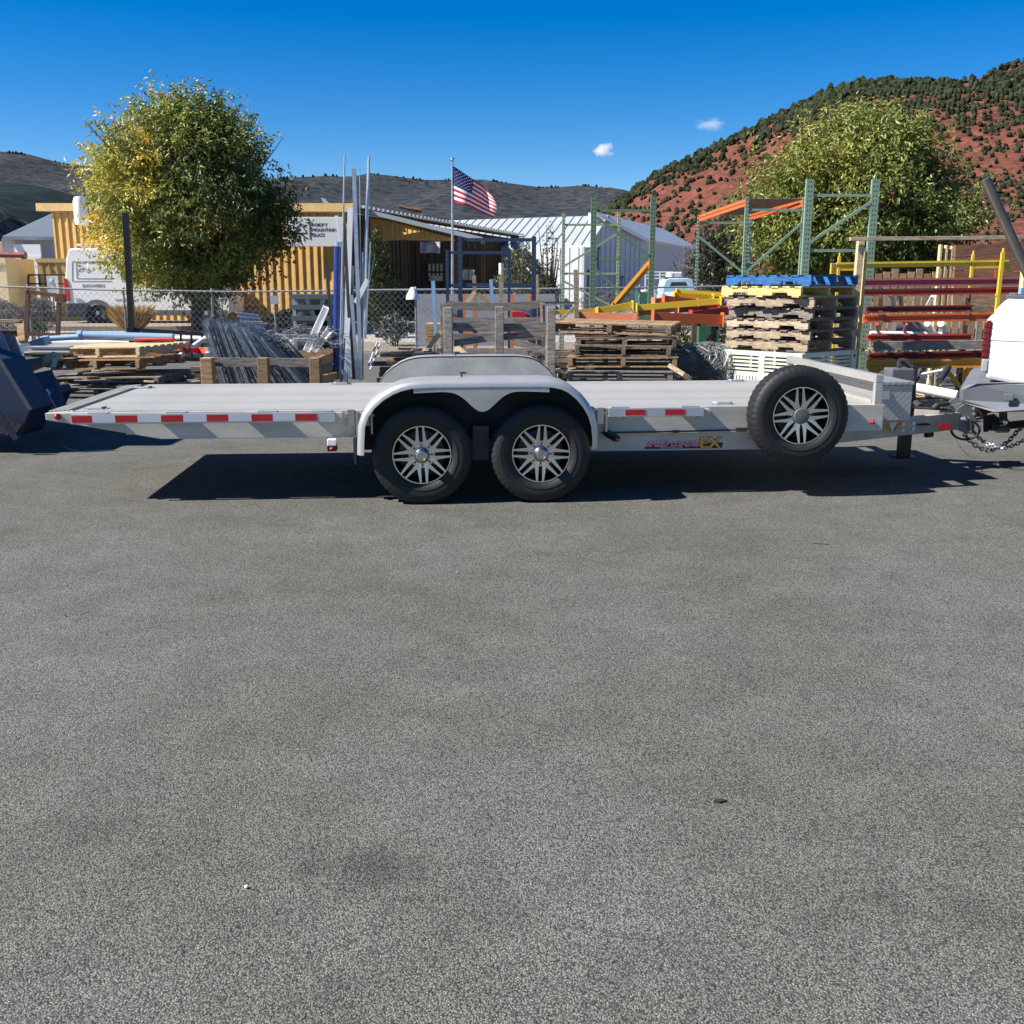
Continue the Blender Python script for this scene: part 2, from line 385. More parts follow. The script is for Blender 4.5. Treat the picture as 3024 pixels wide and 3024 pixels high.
def blob_field(name, pts, m, kind='stuff', label=None, cat=None):
    ico = []
    f = (1+5**.5)/2
    base = [V(p).normalized() for p in ((-1,f,0),(1,f,0),(-1,-f,0),(1,-f,0),(0,-1,f),(0,1,f),(0,-1,-f),(0,1,-f),(f,0,-1),(f,0,1),(-f,0,-1),(-f,0,1))]
    fc = [(0,11,5),(0,5,1),(0,1,7),(0,7,10),(0,10,11),(1,5,9),(5,11,4),(11,10,2),(10,7,6),(7,1,8),(3,9,4),(3,4,2),(3,2,6),(3,6,8),(3,8,9),(4,9,5),(2,4,11),(6,2,10),(8,6,7),(9,8,1)]
    vv, ff = [], []
    for (p, r, h) in pts:
        k = len(vv); a = rnd.random()*6.3; ca_, sa_ = math.cos(a), math.sin(a)
        for q in base:
            s = r*(.65+rnd.random()*.6)
            vv.append((p[0]+(q.x*ca_-q.y*sa_)*s, p[1]+(q.x*sa_+q.y*ca_)*s, p[2]+q.z*s*h+r*h*.55))
        ff += [(k+x, k+y, k+z) for x, y, z in fc]
    me = bpy.data.meshes.new(name); me.from_pydata(vv, [], ff); me.materials.append(m); me.update()
    o = bpy.data.objects.new(name, me); C.objects.link(o)
    return tag(o, label, cat, None, kind)
M_JUN = mat('juniper foliage', (.016,.022,.013), 1, var=.5, scale=.25, col2=(.034,.042,.022), spec=.05)
pts = []
tries = 0
NR, NC = 61, 221
while len(pts) < 22000 and tries < 300000:
    tries += 1
    fi = rnd.random()*62; fj = rnd.random()*219; i, j = int(fi), int(fj)
    p = V(RP[i][j]).lerp(V(RP[i+1][j+1]), rnd.random())
    hfrac = fi/60
    d = noise.noise(V((p.x/38, p.y/55, 1)))*.5+.5
    e_ = (p.z-1.6)/p.y; az = p.x/p.y
    dens = .13+.9*max(0, d-.42)+(1.5 if hfrac > .955 else 0)+(max(0, min(1.4, (e_-.125)/.03)) if az > .2 else 0)*min(1, max(0, (az-.2)/.08))+(1.5*max(0, (p.x/p.y-.36)/.13)*max(0, d-.22) if hfrac > .12 else 0)+(.6 if hfrac < .1 else 0)
    if rnd.random() < dens: pts.append((p, (.5+rnd.random()*.8)*(1.5 if hfrac > .8 else .55+.6*hfrac), .9+rnd.random()*.5))
blob_field('juniper_scrub', pts, M_JUN, label='dark juniper scrub dotted over the red slope', cat='scrub')
pts = []
for i in range(260):
    px = round(rnd.random()*30)*130-600+rnd.gauss(0,22); p = A(px, interp(ridge, px)+1+rnd.random()*3, 2590); pts.append((p, 1.2+rnd.random()*2.4, 1.3))
blob_field('ridge_trees', pts, M_JUN, label='sparse dark trees along the far ridge line', cat='trees')

# ---- small clouds
def cloud(px, py, Y, w, h, label, dens, seed):
    m = bpy.data.materials.new('cloud vapour'); m.use_nodes = True; t = m.node_tree; t.nodes.clear(); L = t.links.new
    out = t.nodes.new('ShaderNodeOutputMaterial'); pv = t.nodes.new('ShaderNodeVolumePrincipled'); L(pv.outputs[0], out.inputs['Volume'])
    pv.inputs['Color'].default_value = (1,1,1,1); pv.inputs['Anisotropy'].default_value = .2
    tc = t.nodes.new('ShaderNodeTexCoord')
    n = t.nodes.new('ShaderNodeTexNoise'); n.inputs['Scale'].default_value = 2.0; n.inputs['Detail'].default_value = 5; n.noise_dimensions = '4D'; n.inputs['W'].default_value = seed
    L(tc.outputs['Object'], n.inputs['Vector'])
    ln = t.nodes.new('ShaderNodeVectorMath'); ln.operation = 'LENGTH'; L(tc.outputs['Object'], ln.inputs[0])
    a = t.nodes.new('ShaderNodeMath'); a.operation = 'MULTIPLY_ADD'; L(ln.outputs['Value'], a.inputs[0]); a.inputs[1].default_value = -.55; L(n.outputs['Fac'], a.inputs[2])
    r = t.nodes.new('ShaderNodeMapRange'); r.inputs[1].default_value = .12; r.inputs[2].default_value = .4; r.inputs[4].default_value = dens; L(a.outputs[0], r.inputs[0])
    L(r.outputs[0], pv.inputs['Density'])
    mb = MB(); mb.lathe([(0,-1),(.5,-.86),(.86,-.5),(1,0),(.86,.5),(.5,.86),(0,1)], (0,0,0), (0,0,1), 14)
    o = mb.build('cloud', m); o.location = A(px, py, Y); s = mpp(Y)/2; o.scale = (w*s, w*s, h*s)
    return tag(o, label, 'cloud')
cloud(1781, 443, 5000, 90, 58, 'small white puffy cloud alone in the blue sky above the ridge', .03, 1.3)
cloud(2100, 368, 5000, 130, 46, 'thin wispy cloud left of the red hill top', .006, 4.1)

# ================================================================== TREES AND SHRUBS
def leaf_mat(name):
    m, t, b = new(name); L = t.links.new
    at = t.nodes.new('ShaderNodeAttribute'); at.attribute_name = 'tone'
    L(at.outputs['Color'], b.inputs['Base Color']); b.inputs['Roughness'].default_value = .45; b.inputs['Specular IOR Level'].default_value = .4
    tr = t.nodes.new('ShaderNodeBsdfTranslucent'); L(at.outputs['Color'], tr.inputs[0])
    mx = t.nodes.new('ShaderNodeMixShader'); mx.inputs[0].default_value = .22
    L(b.outputs[0], mx.inputs[1]); L(tr.outputs[0], mx.inputs[2]); L(mx.outputs[0], t.nodes['Material Output'].inputs[0])
    return m
M_LEAF = leaf_mat('leaves')
M_BARK = mat('bark', (.06,.048,.04), .95, var=.35, scale=8, stretch=(4,4,1), bump=.6, bscale=18)
def leaves(name, items, parent, curl=.25):     # items: (pos, dir, length, width, colour)
    vv, ff, cc = [], [], []
    for p, d, l, w, c in items:
        d = d.normalized(); u = V((rnd.gauss(0,1), rnd.gauss(0,1), rnd.gauss(0,1))); s = d.cross(u)
        if s.length < 1e-3: continue
        s.normalize(); nn = s.cross(d); k = len(vv)
        vv += [p, p+d*l*.45+s*w*.5+nn*l*curl*.3, p+d*l+nn*-l*curl*.3, p+d*l*.45-s*w*.5+nn*l*curl*.3]
        ff += [(k, k+1, k+2), (k, k+2, k+3)]; cc += [c]*4
    g = ORG.get(parent.name, V((0,0,0))) if parent else V((0,0,0))
    me = bpy.data.meshes.new(name); me.from_pydata([tuple(q-g) for q in vv], [], ff); me.materials.append(M_LEAF)
    at = me.color_attributes.new('tone', 'FLOAT_COLOR', 'POINT'); at.data.foreach_set('color', [x for c in cc for x in (*c, 1)])
    me.update(); o = bpy.data.objects.new(name, me); C.objects.link(o); o.parent = parent; ORG[o.name] = g
    return o
def mix(a, b, t): return tuple(x+(y-x)*t for x, y in zip(a, b))
def tree(name, label, base, cz, rx, ry, rz, tone, nclump, per, trunk_r, lean=0, leafl=.16, group=None, top=1.0):
    t = thing(name, label, 'tree', base, group)
    b = V(base); mb = MB()
    tips = []
    th = cz-rz*.55
    mb.path([b+V((0,0,-.1)), b+V((lean*.3,0,th*.4)), b+V((lean,.1,th)), b+V((lean,0,cz+rz*.5))], [trunk_r*1.25, trunk_r, trunk_r*.75, trunk_r*.2], 9)
    for i in range(16):
        a = i*2.4; z0 = .14*cz+rnd.random()*(th*.9); s0 = b+V((lean*z0/th, 0, z0)); e = rnd.random()
        tip = b+V((math.cos(a)*rx*.75, math.sin(a)*ry*.75, min(cz+rz*(.75*e), z0+1.2+rz*e*1.3)))
        mid = s0.lerp(tip, .45)+V((0,0,.25)); mb.path([s0, mid, tip], [trunk_r*.5, trunk_r*.28, .02], 6)
        tips += [tip, mid]
        for q in range(3):
            t2 = tip+V((rnd.gauss(0,.6), rnd.gauss(0,.6), rnd.random()*.9)); mb.path([mid.lerp(tip, .5), t2], [.035, .01], 5)
    mb.build('trunk', M_BARK, t, smooth=True)
    it = []; cc = b+V((lean*.6, 0, cz)); boughs = []
    def shape(q):
        sh = 1-.3*max(0, q.z)**1.5*top; rr = .88+.3*noise.noise(q*2.2+V((b.x, 0, 0)))
        return cc+V((q.x*rx*sh*rr, q.y*ry*sh*rr, q.z*rz*(.86+.16*rr)))
    while len(boughs) < 190:
        q = V((rnd.uniform(-1,1), rnd.uniform(-1,1), rnd.uniform(-1,1)))
        if .05 < q.length < 1: boughs.append(q.normalized()*(q.length**.4))
    for i in range(nclump):
        q = rnd.choice(boughs); sz = .42 if q.length > .6 else .6
        p = shape(q)+V((rnd.gauss(0,sz), rnd.gauss(0,sz), rnd.gauss(0,sz*.8)))
        if p.z < .55: continue
        col0 = tone(q, p)
        out = V((q.x, q.y, q.z*.5)).normalized() if q.length > 0 else V((0,0,1))
        twig = (out+V((0,0,.5 if q.z > .3 else -.1))+V((rnd.gauss(0,.5), rnd.gauss(0,.5), rnd.gauss(0,.4)))).normalized()
        tl = .28+rnd.random()*.4
        for k in range(per):
            pp = p+twig*tl*(k/per)+V((rnd.gauss(0,.07), rnd.gauss(0,.07), rnd.gauss(0,.07)))
            d = V((rnd.gauss(0,.6), rnd.gauss(0,.6), -.55+rnd.gauss(0,.45)))+out*.4
            f = .7+rnd.random()*.6
            it.append((pp, d, leafl*(.5+rnd.random()*.9), leafl*(.3+.22*rnd.random()), tuple(x*f for x in col0)))
    leaves('crown', it, t)
    return t
GD, GM, GY, YL, OR = (.05,.07,.014), (.15,.185,.034), (.4,.39,.085), (.7,.52,.06), (.66,.34,.04)
def tone_left(q, p):
    n = noise.noise(p*.55)+.5*noise.noise(p*1.6); y = -q.x*.6+q.z*.25+n*.75-.06
    if y > .62: return mix(YL, OR, rnd.random()*.7)
    if y > .3: return mix(GY, YL, (y-.3)/.32)
    if y > -.1: return mix(GM, GY, (y+.1)/.4)
    return mix(GD, GM, max(0, min(1, (y+.7)/.6)))
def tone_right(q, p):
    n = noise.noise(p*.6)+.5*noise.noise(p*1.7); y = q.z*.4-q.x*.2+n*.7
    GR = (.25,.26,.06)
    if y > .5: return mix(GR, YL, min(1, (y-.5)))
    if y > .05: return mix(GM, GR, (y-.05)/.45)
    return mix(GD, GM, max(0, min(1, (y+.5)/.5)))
bL = A(582, 975, 35); bL.z = 0
tree('autumn_tree', 'rounded tree turning yellow on its left side, in front of the white van', bL, 4.25, 3.25, 3.1, 2.8, tone_left, 6400, 13, .17, lean=.15)
bR = A(2495, 985, 33); bR.z = 0
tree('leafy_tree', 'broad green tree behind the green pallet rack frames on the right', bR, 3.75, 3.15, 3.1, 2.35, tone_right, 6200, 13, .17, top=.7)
def shrub(name, label, cat, base, rx, rz, n, cols, ll, lw, up=.6, group=None, stems=8, flare=.5):
    t = thing(name, label, cat, base, group); b = V(base); mb = MB(); it = []
    for i in range(stems):
        a = rnd.random()*6.28; r = rx*(.2+.7*rnd.random()); tip = b+V((math.cos(a)*r, math.sin(a)*r, rz*(1.1+.8*rnd.random())))
        mb.path([b+V((math.cos(a)*.08, math.sin(a)*.08, -.03)), b.lerp(tip, .5)+V((0,0,.1)), tip], [.03*rz, .018*rz, .005], 5)
    mb.build('stem', M_BARK, t, smooth=True)
    for i in range(n):
        q = V((rnd.gauss(0,1), rnd.gauss(0,1), rnd.gauss(0,1))).normalized()*rnd.random()**.4
        wz = 1-flare*max(0, q.z); n1 = .85+.3*noise.noise(q*2+b)
        p = b+V((q.x*rx*wz*n1, q.y*rx*wz*n1, max(.03, rz+q.z*rz*n1)))
        d = V((rnd.gauss(0,.7)+q.x*.6, rnd.gauss(0,.7)+q.y*.6, up+rnd.gauss(0,.5))); c = rnd.choice(cols); f = .65+rnd.random()*.7
        it.append((p, d, ll*(.6+.8*rnd.random()), lw, tuple(x*f for x in c)))
    leaves('foliage', it, t); return t
SAGE = [(.13,.11,.17), (.17,.15,.22), (.1,.11,.08), (.14,.14,.12)]
shrub('sage_bush', 'purple flowering sage bush behind the fence at the far left edge', 'bush', G(10, 990), 1.0, .62, 2600, SAGE, .1, .025)
shrub('sage_bush', 'purple flowering sage bush behind the tilted brown frame', 'bush', G(125, 985), .75, .62, 2400, SAGE, .1, .025)
shrub('green_bush', 'low olive green bush at the foot of the tilted brown frame', 'bush', G(105, 1003), .45, .3, 900, [(.06,.08,.02),(.1,.12,.04)], .08, .03)
shrub('sage_bush', 'pale sage bush behind the big green upright by the fence', 'bush', G(1800, 965), 1.6, .8, 2400, SAGE+[(.2,.19,.16)], .12, .02)
shrub('evergreen_bush', 'tall dark evergreen bush beside the standing metal lengths', 'bush', A(1120, 985, 31)*1.0-V((0,0,A(1120,985,31).z)), .75, 1.65, 3200, [(.02,.035,.012),(.035,.055,.015),(.08,.1,.02)], .14, .04, up=1.0)
shrub('dark_bush', 'dark bush with pale leaf tips behind the mesh fence below the evergreen', 'bush', G(1165, 1020), .6, .45, 1300, [(.02,.025,.02),(.25,.26,.25),(.03,.04,.02)], .07, .05)
shrub('dark_bush', 'low pale speckled bush left of the dark shelving unit', 'bush', G(850, 985), .8, .42, 1500, [(.3,.27,.22),(.1,.09,.06),(.05,.06,.02),(.4,.37,.33)], .07, .06)
shrub('young_tree', 'thin leafy young tree in front of the white shed', 'tree', A(1540, 985, 33)-V((0,0,A(1540,985,33).z)), 1.25, 1.55, 2300, [(.035,.05,.012),(.09,.1,.03),(.16,.15,.05)], .12, .05, up=.3, stems=14, flare=.75)
shrub('sapling', 'tall wispy sapling rising above the white shed roof', 'tree', A(1620, 985, 33.5)-V((0,0,A(1620,985,33.5).z)), .55, 1.95, 420, [(.05,.07,.02),(.12,.12,.04)], .11, .045, up=.6, stems=9, flare=.75)
shrub('juniper_tree', 'dark juniper tree behind the small orange beam rack', 'tree', A(2120, 940, 46)-V((0,0,A(2120,940,46).z)), 1.6, 2.3, 4200, [(.018,.028,.012),(.03,.04,.018),(.05,.06,.03)], .2, .08, up=.6, flare=.3)
shrub('bare_bush', 'grey leafless brush at the foot of the red hill', 'bush', A(2035, 930, 60)-V((0,0,A(2035,930,60).z)), 1.3, 2.0, 1500, [(.2,.18,.16),(.26,.23,.2)], .3, .02, up=1.2)
def grass_clump(label, base, r, h, n, cols):
    vv, ff, cc = [], [], []
    t = thing('grass_clump', label, 'grass', base); b = V(base); it = []
    for i in range(n):
        a = rnd.random()*6.28; rr = r*rnd.random()**.6; d = V((math.cos(a)*rr*1.1, math.sin(a)*rr*1.1, h*(.7+.5*rnd.random())))
        p = b+V((math.cos(a)*rr*.25, math.sin(a)*rr*.25, 0)); c = rnd.choice(cols); f = .7+.6*rnd.random()
        it.append((p, d, d.length, .022, tuple(x*f for x in c)))
    o = leaves('blades', it, t, .12); o['kind'] = 'stuff'
grass_clump('tuft of tall dry golden grass behind the fence', G(392, 984), .62, .8, 1500, [(.5,.32,.11),(.42,.25,.08),(.6,.44,.2)])

# ================================================================== FLATBED TRAILER (s along, w across, h up)
TR = thing('flatbed_trailer', 'silver aluminium tandem axle flatbed trailer with spare wheel on its side', 'trailer', (TX, TY, 0), local=True)
TR.rotation_euler = (0, 0, TYAW)
DH, WN, WF = .685, .27, 2.35           # deck height, near and far deck edge
S0, S1 = -2.55, 3.52                   # planked deck
npl = 14; pw = (WF-WN-.04)/npl
plank0 = None
for i in range(npl):
    w0 = WN+.02+i*pw
    if plank0 is None:
        mb = MB(); k = 5
        mb.bx(S0, S1, 0, pw-.004, DH-.035, DH-.006)
        for j in range(k): mb.bx(S0, S1, .004+j*(pw-.008)/k, .004+(j+.62)*(pw-.008)/k, DH-.0065, DH)
        plank0 = mb.build('deck_plank', M_DECK, TR); plank0.location.y = w0
    else:
        o = plank0.copy(); C.objects.link(o); o.location.y = w0
# side beams of the tilting bed, tapering to the tail
for wn, nm in ((WN, 0), (WF-.05, 1)):
    mb = MB(); out = [(-2.75,DH-.012), (S1+.06,DH-.001), (S1+.06,.475), (-1.93,.472), (-2.56,.59), (-2.75,.622)]
    mb.prism([(s, wn, h) for s, h in out][::-1], (0, .05, 0)); mb.build('side_beam', M_ALU, TR, bevel=.004)
mb = MB()                                # tail plate
mb.hexa([(-2.752,WN+.052,.62),(-2.56,WN+.052,.6),(-2.56,WF-.052,.6),(-2.752,WF-.052,.62),(-2.752,WN+.052,DH-.014),(-2.56,WN+.052,DH-.002),(-2.56,WF-.052,DH-.002),(-2.752,WF-.052,DH-.014)])
tail = mb.build('approach_plate', M_DECK, TR, bevel=.003)
mb = MB()
for i in range(5):
    s = -2.735+i*.03; z = DH-.011+(s+2.75)*.05
    mb.bar((s, WN+.06, z+.004), (s, WF-.06, z+.004), .016, .008)
mb.build('grip_strip', M_ALUP, tail)
mb = MB().bar((-2.565, WN+.05, DH+.003), (-2.565, WF-.05, DH+.003), .018, .004); mb.build('dark_seam', M_BLKM, tail)
# lower chassis rails
for wn in (WN+.03, WF-.08):
    MB().bx(1.22, 2.95, wn, wn+.05, .338, .472).build('chassis_rail', M_ALU, TR, bevel=.004)
    MB().bx(-.45, 1.3, wn+.06, wn+.11, .36, .6).build('chassis_rail', M_DKST, TR)
for i in range(9):
    s = -2.2+i*.68; MB().bx(s, s+.06, WN+.06, WF-.06, .5, DH-.04).build('cross_member', M_ALU, TR)
# rub rails with stand-off brackets, reflective tape
def rub_rail(s0, s1, h0, h1, segs, brk):
    r = MB().bx(s0, s1, WN-.075, WN-.065, h0, h1).bx(s0, s1, WN-.0645, WN-.045, h0, h0+.008).bx(s0, s1, WN-.0645, WN-.045, h1-.008, h1).build('rub_rail', M_RAIL, TR, bevel=.002)
    for a, b_, red in segs:
        MB().bx(a, b_, WN-.0775, WN-.0755, h0+.012, h1-.012).build('reflector_tape', M_TAPER if red else M_TAPEW, r)
    for s in brk:
        mb = MB().bx(s, s+.012, WN-.064, WN-.001, h0+.01, h1-.01).bx(s+.12, s+.132, WN-.064, WN-.001, h0+.01, h1-.01)
        mb.bx(s-.004, s+.136, WN-.07, WN-.001, h1+.001, h1+.009); mb.build('rail_bracket', M_ALUB, r)
st = [-2.536, -2.39, -2.228, -2.068, -1.9, -1.74, -1.573, -1.415, -1.248, -1.092, -.93, -.771]
segs = [(st[i], st[i+1], 1) for i in range(0, 12, 2)]+[(st[i], st[i+1], 0) for i in range(1, 11, 2)]
rub_rail(-2.545, -.64, .598, .672, segs, (-2.42, -1.86, -1.2, -.8))
rub_rail(1.408, 2.14, .615, .682, [(1.536,1.688,1), (1.839,1.992,1)], (1.43, 1.97))
# stake pockets behind the rub rail; they throw the slanting shadows on the beam
for s in (-2.47, -1.93, -1.3, -.78, 1.43, 2.0): MB().bx(s, s+.085, WN-.063, WN-.001, .603, .665).bx(s+.105, s+.19, WN-.063, WN-.001, .603, .665).build('stake_pocket', M_ALU, TR)
# hinge latch pieces near the fender
for s in (-.55, -.44, 1.33): MB().bx(s, s+.05, WN-.03, WN-.001, .56, .68).bx(s+.06, s+.075, WN-.045, WN-.001, .5, .67).tube((s-.01, WN-.02, .64), (s+.09, WN-.02, .64), .01, 8).build('hinge_latch', M_HUB, TR)
# D rings lying on the deck
for (px, py) in ((285,1207), (425,1146), (2150,1118), (2140,1196), (1010,1134)):
    p = G(px, py, DH); d = p-V((TX,TY,0)); s, w = d.x*cy_+d.y*sy_, -d.x*sy_+d.y*cy_
    w = min(max(w, WN+.12), WF-.1)
    mb = MB().bx(s-.09, s+.09, w-.035, w+.035, DH+.0005, DH+.006)
    mb.path([(s-.07,w,DH+.014),(s-.05,w-.05,DH+.012),(s+.05,w-.05,DH+.012),(s+.07,w,DH+.014)], .008, 6)
    mb.build('tie_down_ring', M_GALV, TR)
# marker lamps
def dome(s, w, h, r, m, name, par): return MB().lathe([(r,0),(r,-.006),(r*.85,-.02),(r*.5,-.03),(0,-.034)], (s,w,h), (0,1,0), 16).build(name, m, par, smooth=True)
dome(-2.66, WN-.001, .648, .024, M_REDL, 'marker_lamp', TR)
q = tp(980, 1305, .18); l = MB().bx(q.x-.033, q.x+.033, .16, .26, .425, .472).build('lamp_housing', M_WHITE, TR, bevel=.004)
MB().bx(q.x-.033, q.x+.033, .157, .26, .385, .424).build('dark_base', M_BLK, l); dome(q.x, .156, .404, .016, M_REDL, 'marker_lens', l)
q = tp(1822, 1296, .14); l = MB().bar((q.x-.06,WN-.002,q.z+.03), (q.x,.13,q.z), .05, .04).build('lamp_arm', M_BLK, TR); dome(q.x, .128, q.z, .014, M_AMB, 'marker_lens', l)
q = tp(2575, 1246, WN); dome(q.x, WN-.002, q.z, .018, M_REDL, 'marker_lamp', TR)
# brake cable along the chassis rail
mb = MB().path([tp(1775,1278,.262), tp(1900,1276,.255), tp(2050,1273,.255), tp(2180,1269,.255), tp(2230,1268,.262)], .007, 6)
q = tp(1996,1274,.25); mb.box(q, (.05,.02,.02)); q = tp(2190,1269,.25); mb.box(q, (.09,.025,.03)); mb.build('cable_rod', M_DKST, TR)
# sticker on the chassis rail
q0, q1 = tp(1903, 1330, .2985), tp(2135, 1322, .2985)
dec = MB().prism([(q0.x, .2985, .352), (q1.x-.01, .2985, .352), (q1.x, .2985, .395), (q0.x+.02, .2985, .395)], (0, -.002, 0)).build('name_sticker', M_INK, TR)
M_STR = mat('sticker red', (.75,.012,.05), .3, var=.05); M_STO = mat('sticker orange', (.85,.25,.02), .3, var=.3, scale=30, col2=(.85,.45,.03)); M_STP = mat('sticker pale', (.85,.75,.75), .4, var=.05)
tz = .372
text('SPEED LOADER', .058, M_STP, dec, (q0.x+.012, .2955, tz), (1,0,0), (0,0,1), 'outline_lettering', .0005, 1.02, .25, .0035)
text('SPEED LOADER', .058, M_STR, dec, (q0.x+.012, .2945, tz), (1,0,0), (0,0,1), 'red_lettering', .0005, 1.02, .25, .0012)
text('EX', .115, M_INK, dec, (q1.x-.185, .2948, .357), (1,0,0), (0,0,1), 'outline_lettering', .0005, 1.12, 0, .006)
text('EX', .115, M_STO, dec, (q1.x-.185, .2935, .357), (1,0,0), (0,0,1), 'orange_lettering', .0005, 1.12, 0, .003)
text('www.tilttrailer.com', .016, M_STP, dec, (q0.x+.12, .2945, .356), (1,0,0), (0,0,1), 'small_lettering', .0005, 1.3)

# ---- wheels
def tyre_profile(Rt, Ri, wd):
    w = wd/2
    return [(Ri,-w*.72),(Ri+.012,-w*.86),(Ri+.05,-w*.99),(Rt-.07,-w),(Rt-.03,-w*.95),(Rt-.008,-w*.8),(Rt,-w*.7),(Rt,-w*.42),(Rt-.009,-w*.4),(Rt-.009,-w*.34),(Rt,-w*.32),
            (Rt,-.02),(Rt-.009,-.016),(Rt-.009,.016),(Rt,.02),(Rt,w*.32),(Rt-.009,w*.34),(Rt-.009,w*.4),(Rt,w*.42),(Rt,w*.7),(Rt-.008,w*.8),(Rt-.03,w*.95),(Rt-.07,w),(Rt*.85,w*.98),(Ri+.02,w*.8),(Ri,w*.7)]
def tread(i, j, r):
    if j in (5,6,7,18,19,20): return r-(.005 if i % 3 == 0 else 0)
    if j in (10,11,14,15): return r-(.005 if (i+1) % 4 == 0 else 0)
    if j in (4,21): return r-(.003 if i % 3 == 0 else 0)
    return r
def wheel(parent, s, w, h, rot, cap_dark=False, flip=False, side=1):
    RT, RR, WD = .37, .222, .225
    ax = V((0,1,0)); c = V((0, WD/2, 0))
    mb = MB().lathe([(RR-.004,-WD*.36),(RR-.012,-WD*.3),(RR-.03,-WD*.1),(RR-.035,WD*.3),(RR-.004,WD*.36),(RR-.03,WD*.37),(RR-.05,WD*.3),(RR-.05,-WD*.06),(.09,-.03),(.0,-.03)], c, ax, 48, cap=False)
    wh = mb.build('wheel', M_BLK, parent, smooth=35)
    wh.location = (s, w, h); wh.rotation_euler = (0, rot, math.pi if flip else 0)
    ty = MB().lathe(tyre_profile(RT, RR-.006, WD), c, ax, 150, closed=False, f=tread, cap=False).build('tyre', M_RUB, wh, smooth=35)
    yb = .008
    for i, (r0, r1) in enumerate(((.262,.266),(.30,.303))):
        MB().lathe([(r0,.0005),(r0,-.003),(r1,-.003),(r1,.0005)], V((0,.002,0)), ax, 48, closed=True).build('sidewall_ring', M_RUB, wh)
    ring = MB().lathe([(.2165,.026),(.2165,.021),(.2085,.021),(.2085,.026)], V((0,0,0)), ax, 64, closed=True).build('rim_lip', M_CHROME, wh)
    hubd = MB().lathe([(.066,.04),(.066,.032),(.05,.032),(.05,.04)], V((0,0,0)), ax, 40, closed=True).build('hub_ring', M_CHROME, wh)
    base = MB().lathe([(.0,.045),(.1,.045),(.1,.06)], V((0,0,0)), ax, 32).build('hub_disc', M_BLK, wh)
    blade = []
    me = None
    for k in range(8):
        a = k*math.pi/4; ca2, sa2 = math.cos(a), math.sin(a)
        for sg in (-1, 1):
            if me is None or sg not in me:
                me = me or {}
                pl = [(sg*.004,.064),(sg*.026,.06),(sg*.047,.074),(sg*.039,.12),(sg*.0285,.211),(sg*.0155,.211),(sg*.0145,.13),(sg*.0125,.095)]
                if sg < 0: pl = pl[::-1]
                m1 = MB(); k0 = len(m1.v)
                f1 = [V((x, .033 - .010*(z-.06)/.15, z)) for x, z in pl]
                m1.prism(f1, (0, .02, 0)); me[sg] = m1.mesh('spoke', M_CHROME)
            o = bpy.data.objects.new('spoke', me[sg]); C.objects.link(o); o.parent = wh; o.rotation_euler = (0, a, 0)
    lug = None
    for k in range(8):
        a = k*math.pi/4
        if lug is None: lug = MB().lathe([(.014,.05),(.014,.034),(.011,.03),(0,.03)], V((0,0,.088)), ax, 8).mesh('lug_nut', M_BLK if cap_dark else M_HUB)
        o = bpy.data.objects.new('lug_nut', lug); C.objects.link(o); o.parent = wh; o.rotation_euler = (0, a, 0)
    if cap_dark: MB().lathe([(.06,.03),(.06,.01),(.056,.004),(.04,.001),(0,0)], V((0,0,0)), ax, 32).build('hub_cap', M_GPL, wh, smooth=40)
    else: MB().lathe([(.058,.032),(.06,.01),(.056,0),(.045,-.012),(.04,-.03),(.034,-.034),(.028,-.034),(.026,-.03),(0,-.03)], V((0,0,0)), ax, 32).build('hub_cap', M_HUB, wh, smooth=40)
    return wh
wh1 = wheel(TR, 0, 0, .37, R(-3))
def dup_wheel(s, w, h, rot, flip=False):
    c = copy_tree(wh1, None, TR); c.location = (s, w, h); c.rotation_euler = (0, R(rot), math.pi if flip else 0)
dup_wheel(.88, 0, .37, 2); dup_wheel(0, 2.62, .37, 11, True); dup_wheel(.88, 2.62, .37, 30, True)
q = tp(2369, 1229, .03)
wheel(TR, q.x, .03, q.z, R(-5), cap_dark=True)
MB().tube((q.x, .2, q.z), (q.x, WN+.02, q.z), .04, 10).box((q.x-.06, .26, q.z+.06), (.3,.02,.12)).build('spare_mount', M_ALU, TR)
for s in (0, .88): MB().tube((s, .2, .37), (s, 2.42, .37), .045, 12).box((s,.2,.37),(.2,.03,.2)).build('axle', M_DKST, TR)
MB().bx(.15, .75, .2, .26, .38, .46).bx(.38, .5, .18, .27, .3, .56).build('spring_hanger', M_DKST, TR)
MB().bx(-.5, -.48, .06, .26, .3, .5).build('mud_flap', M_BLKM, TR)

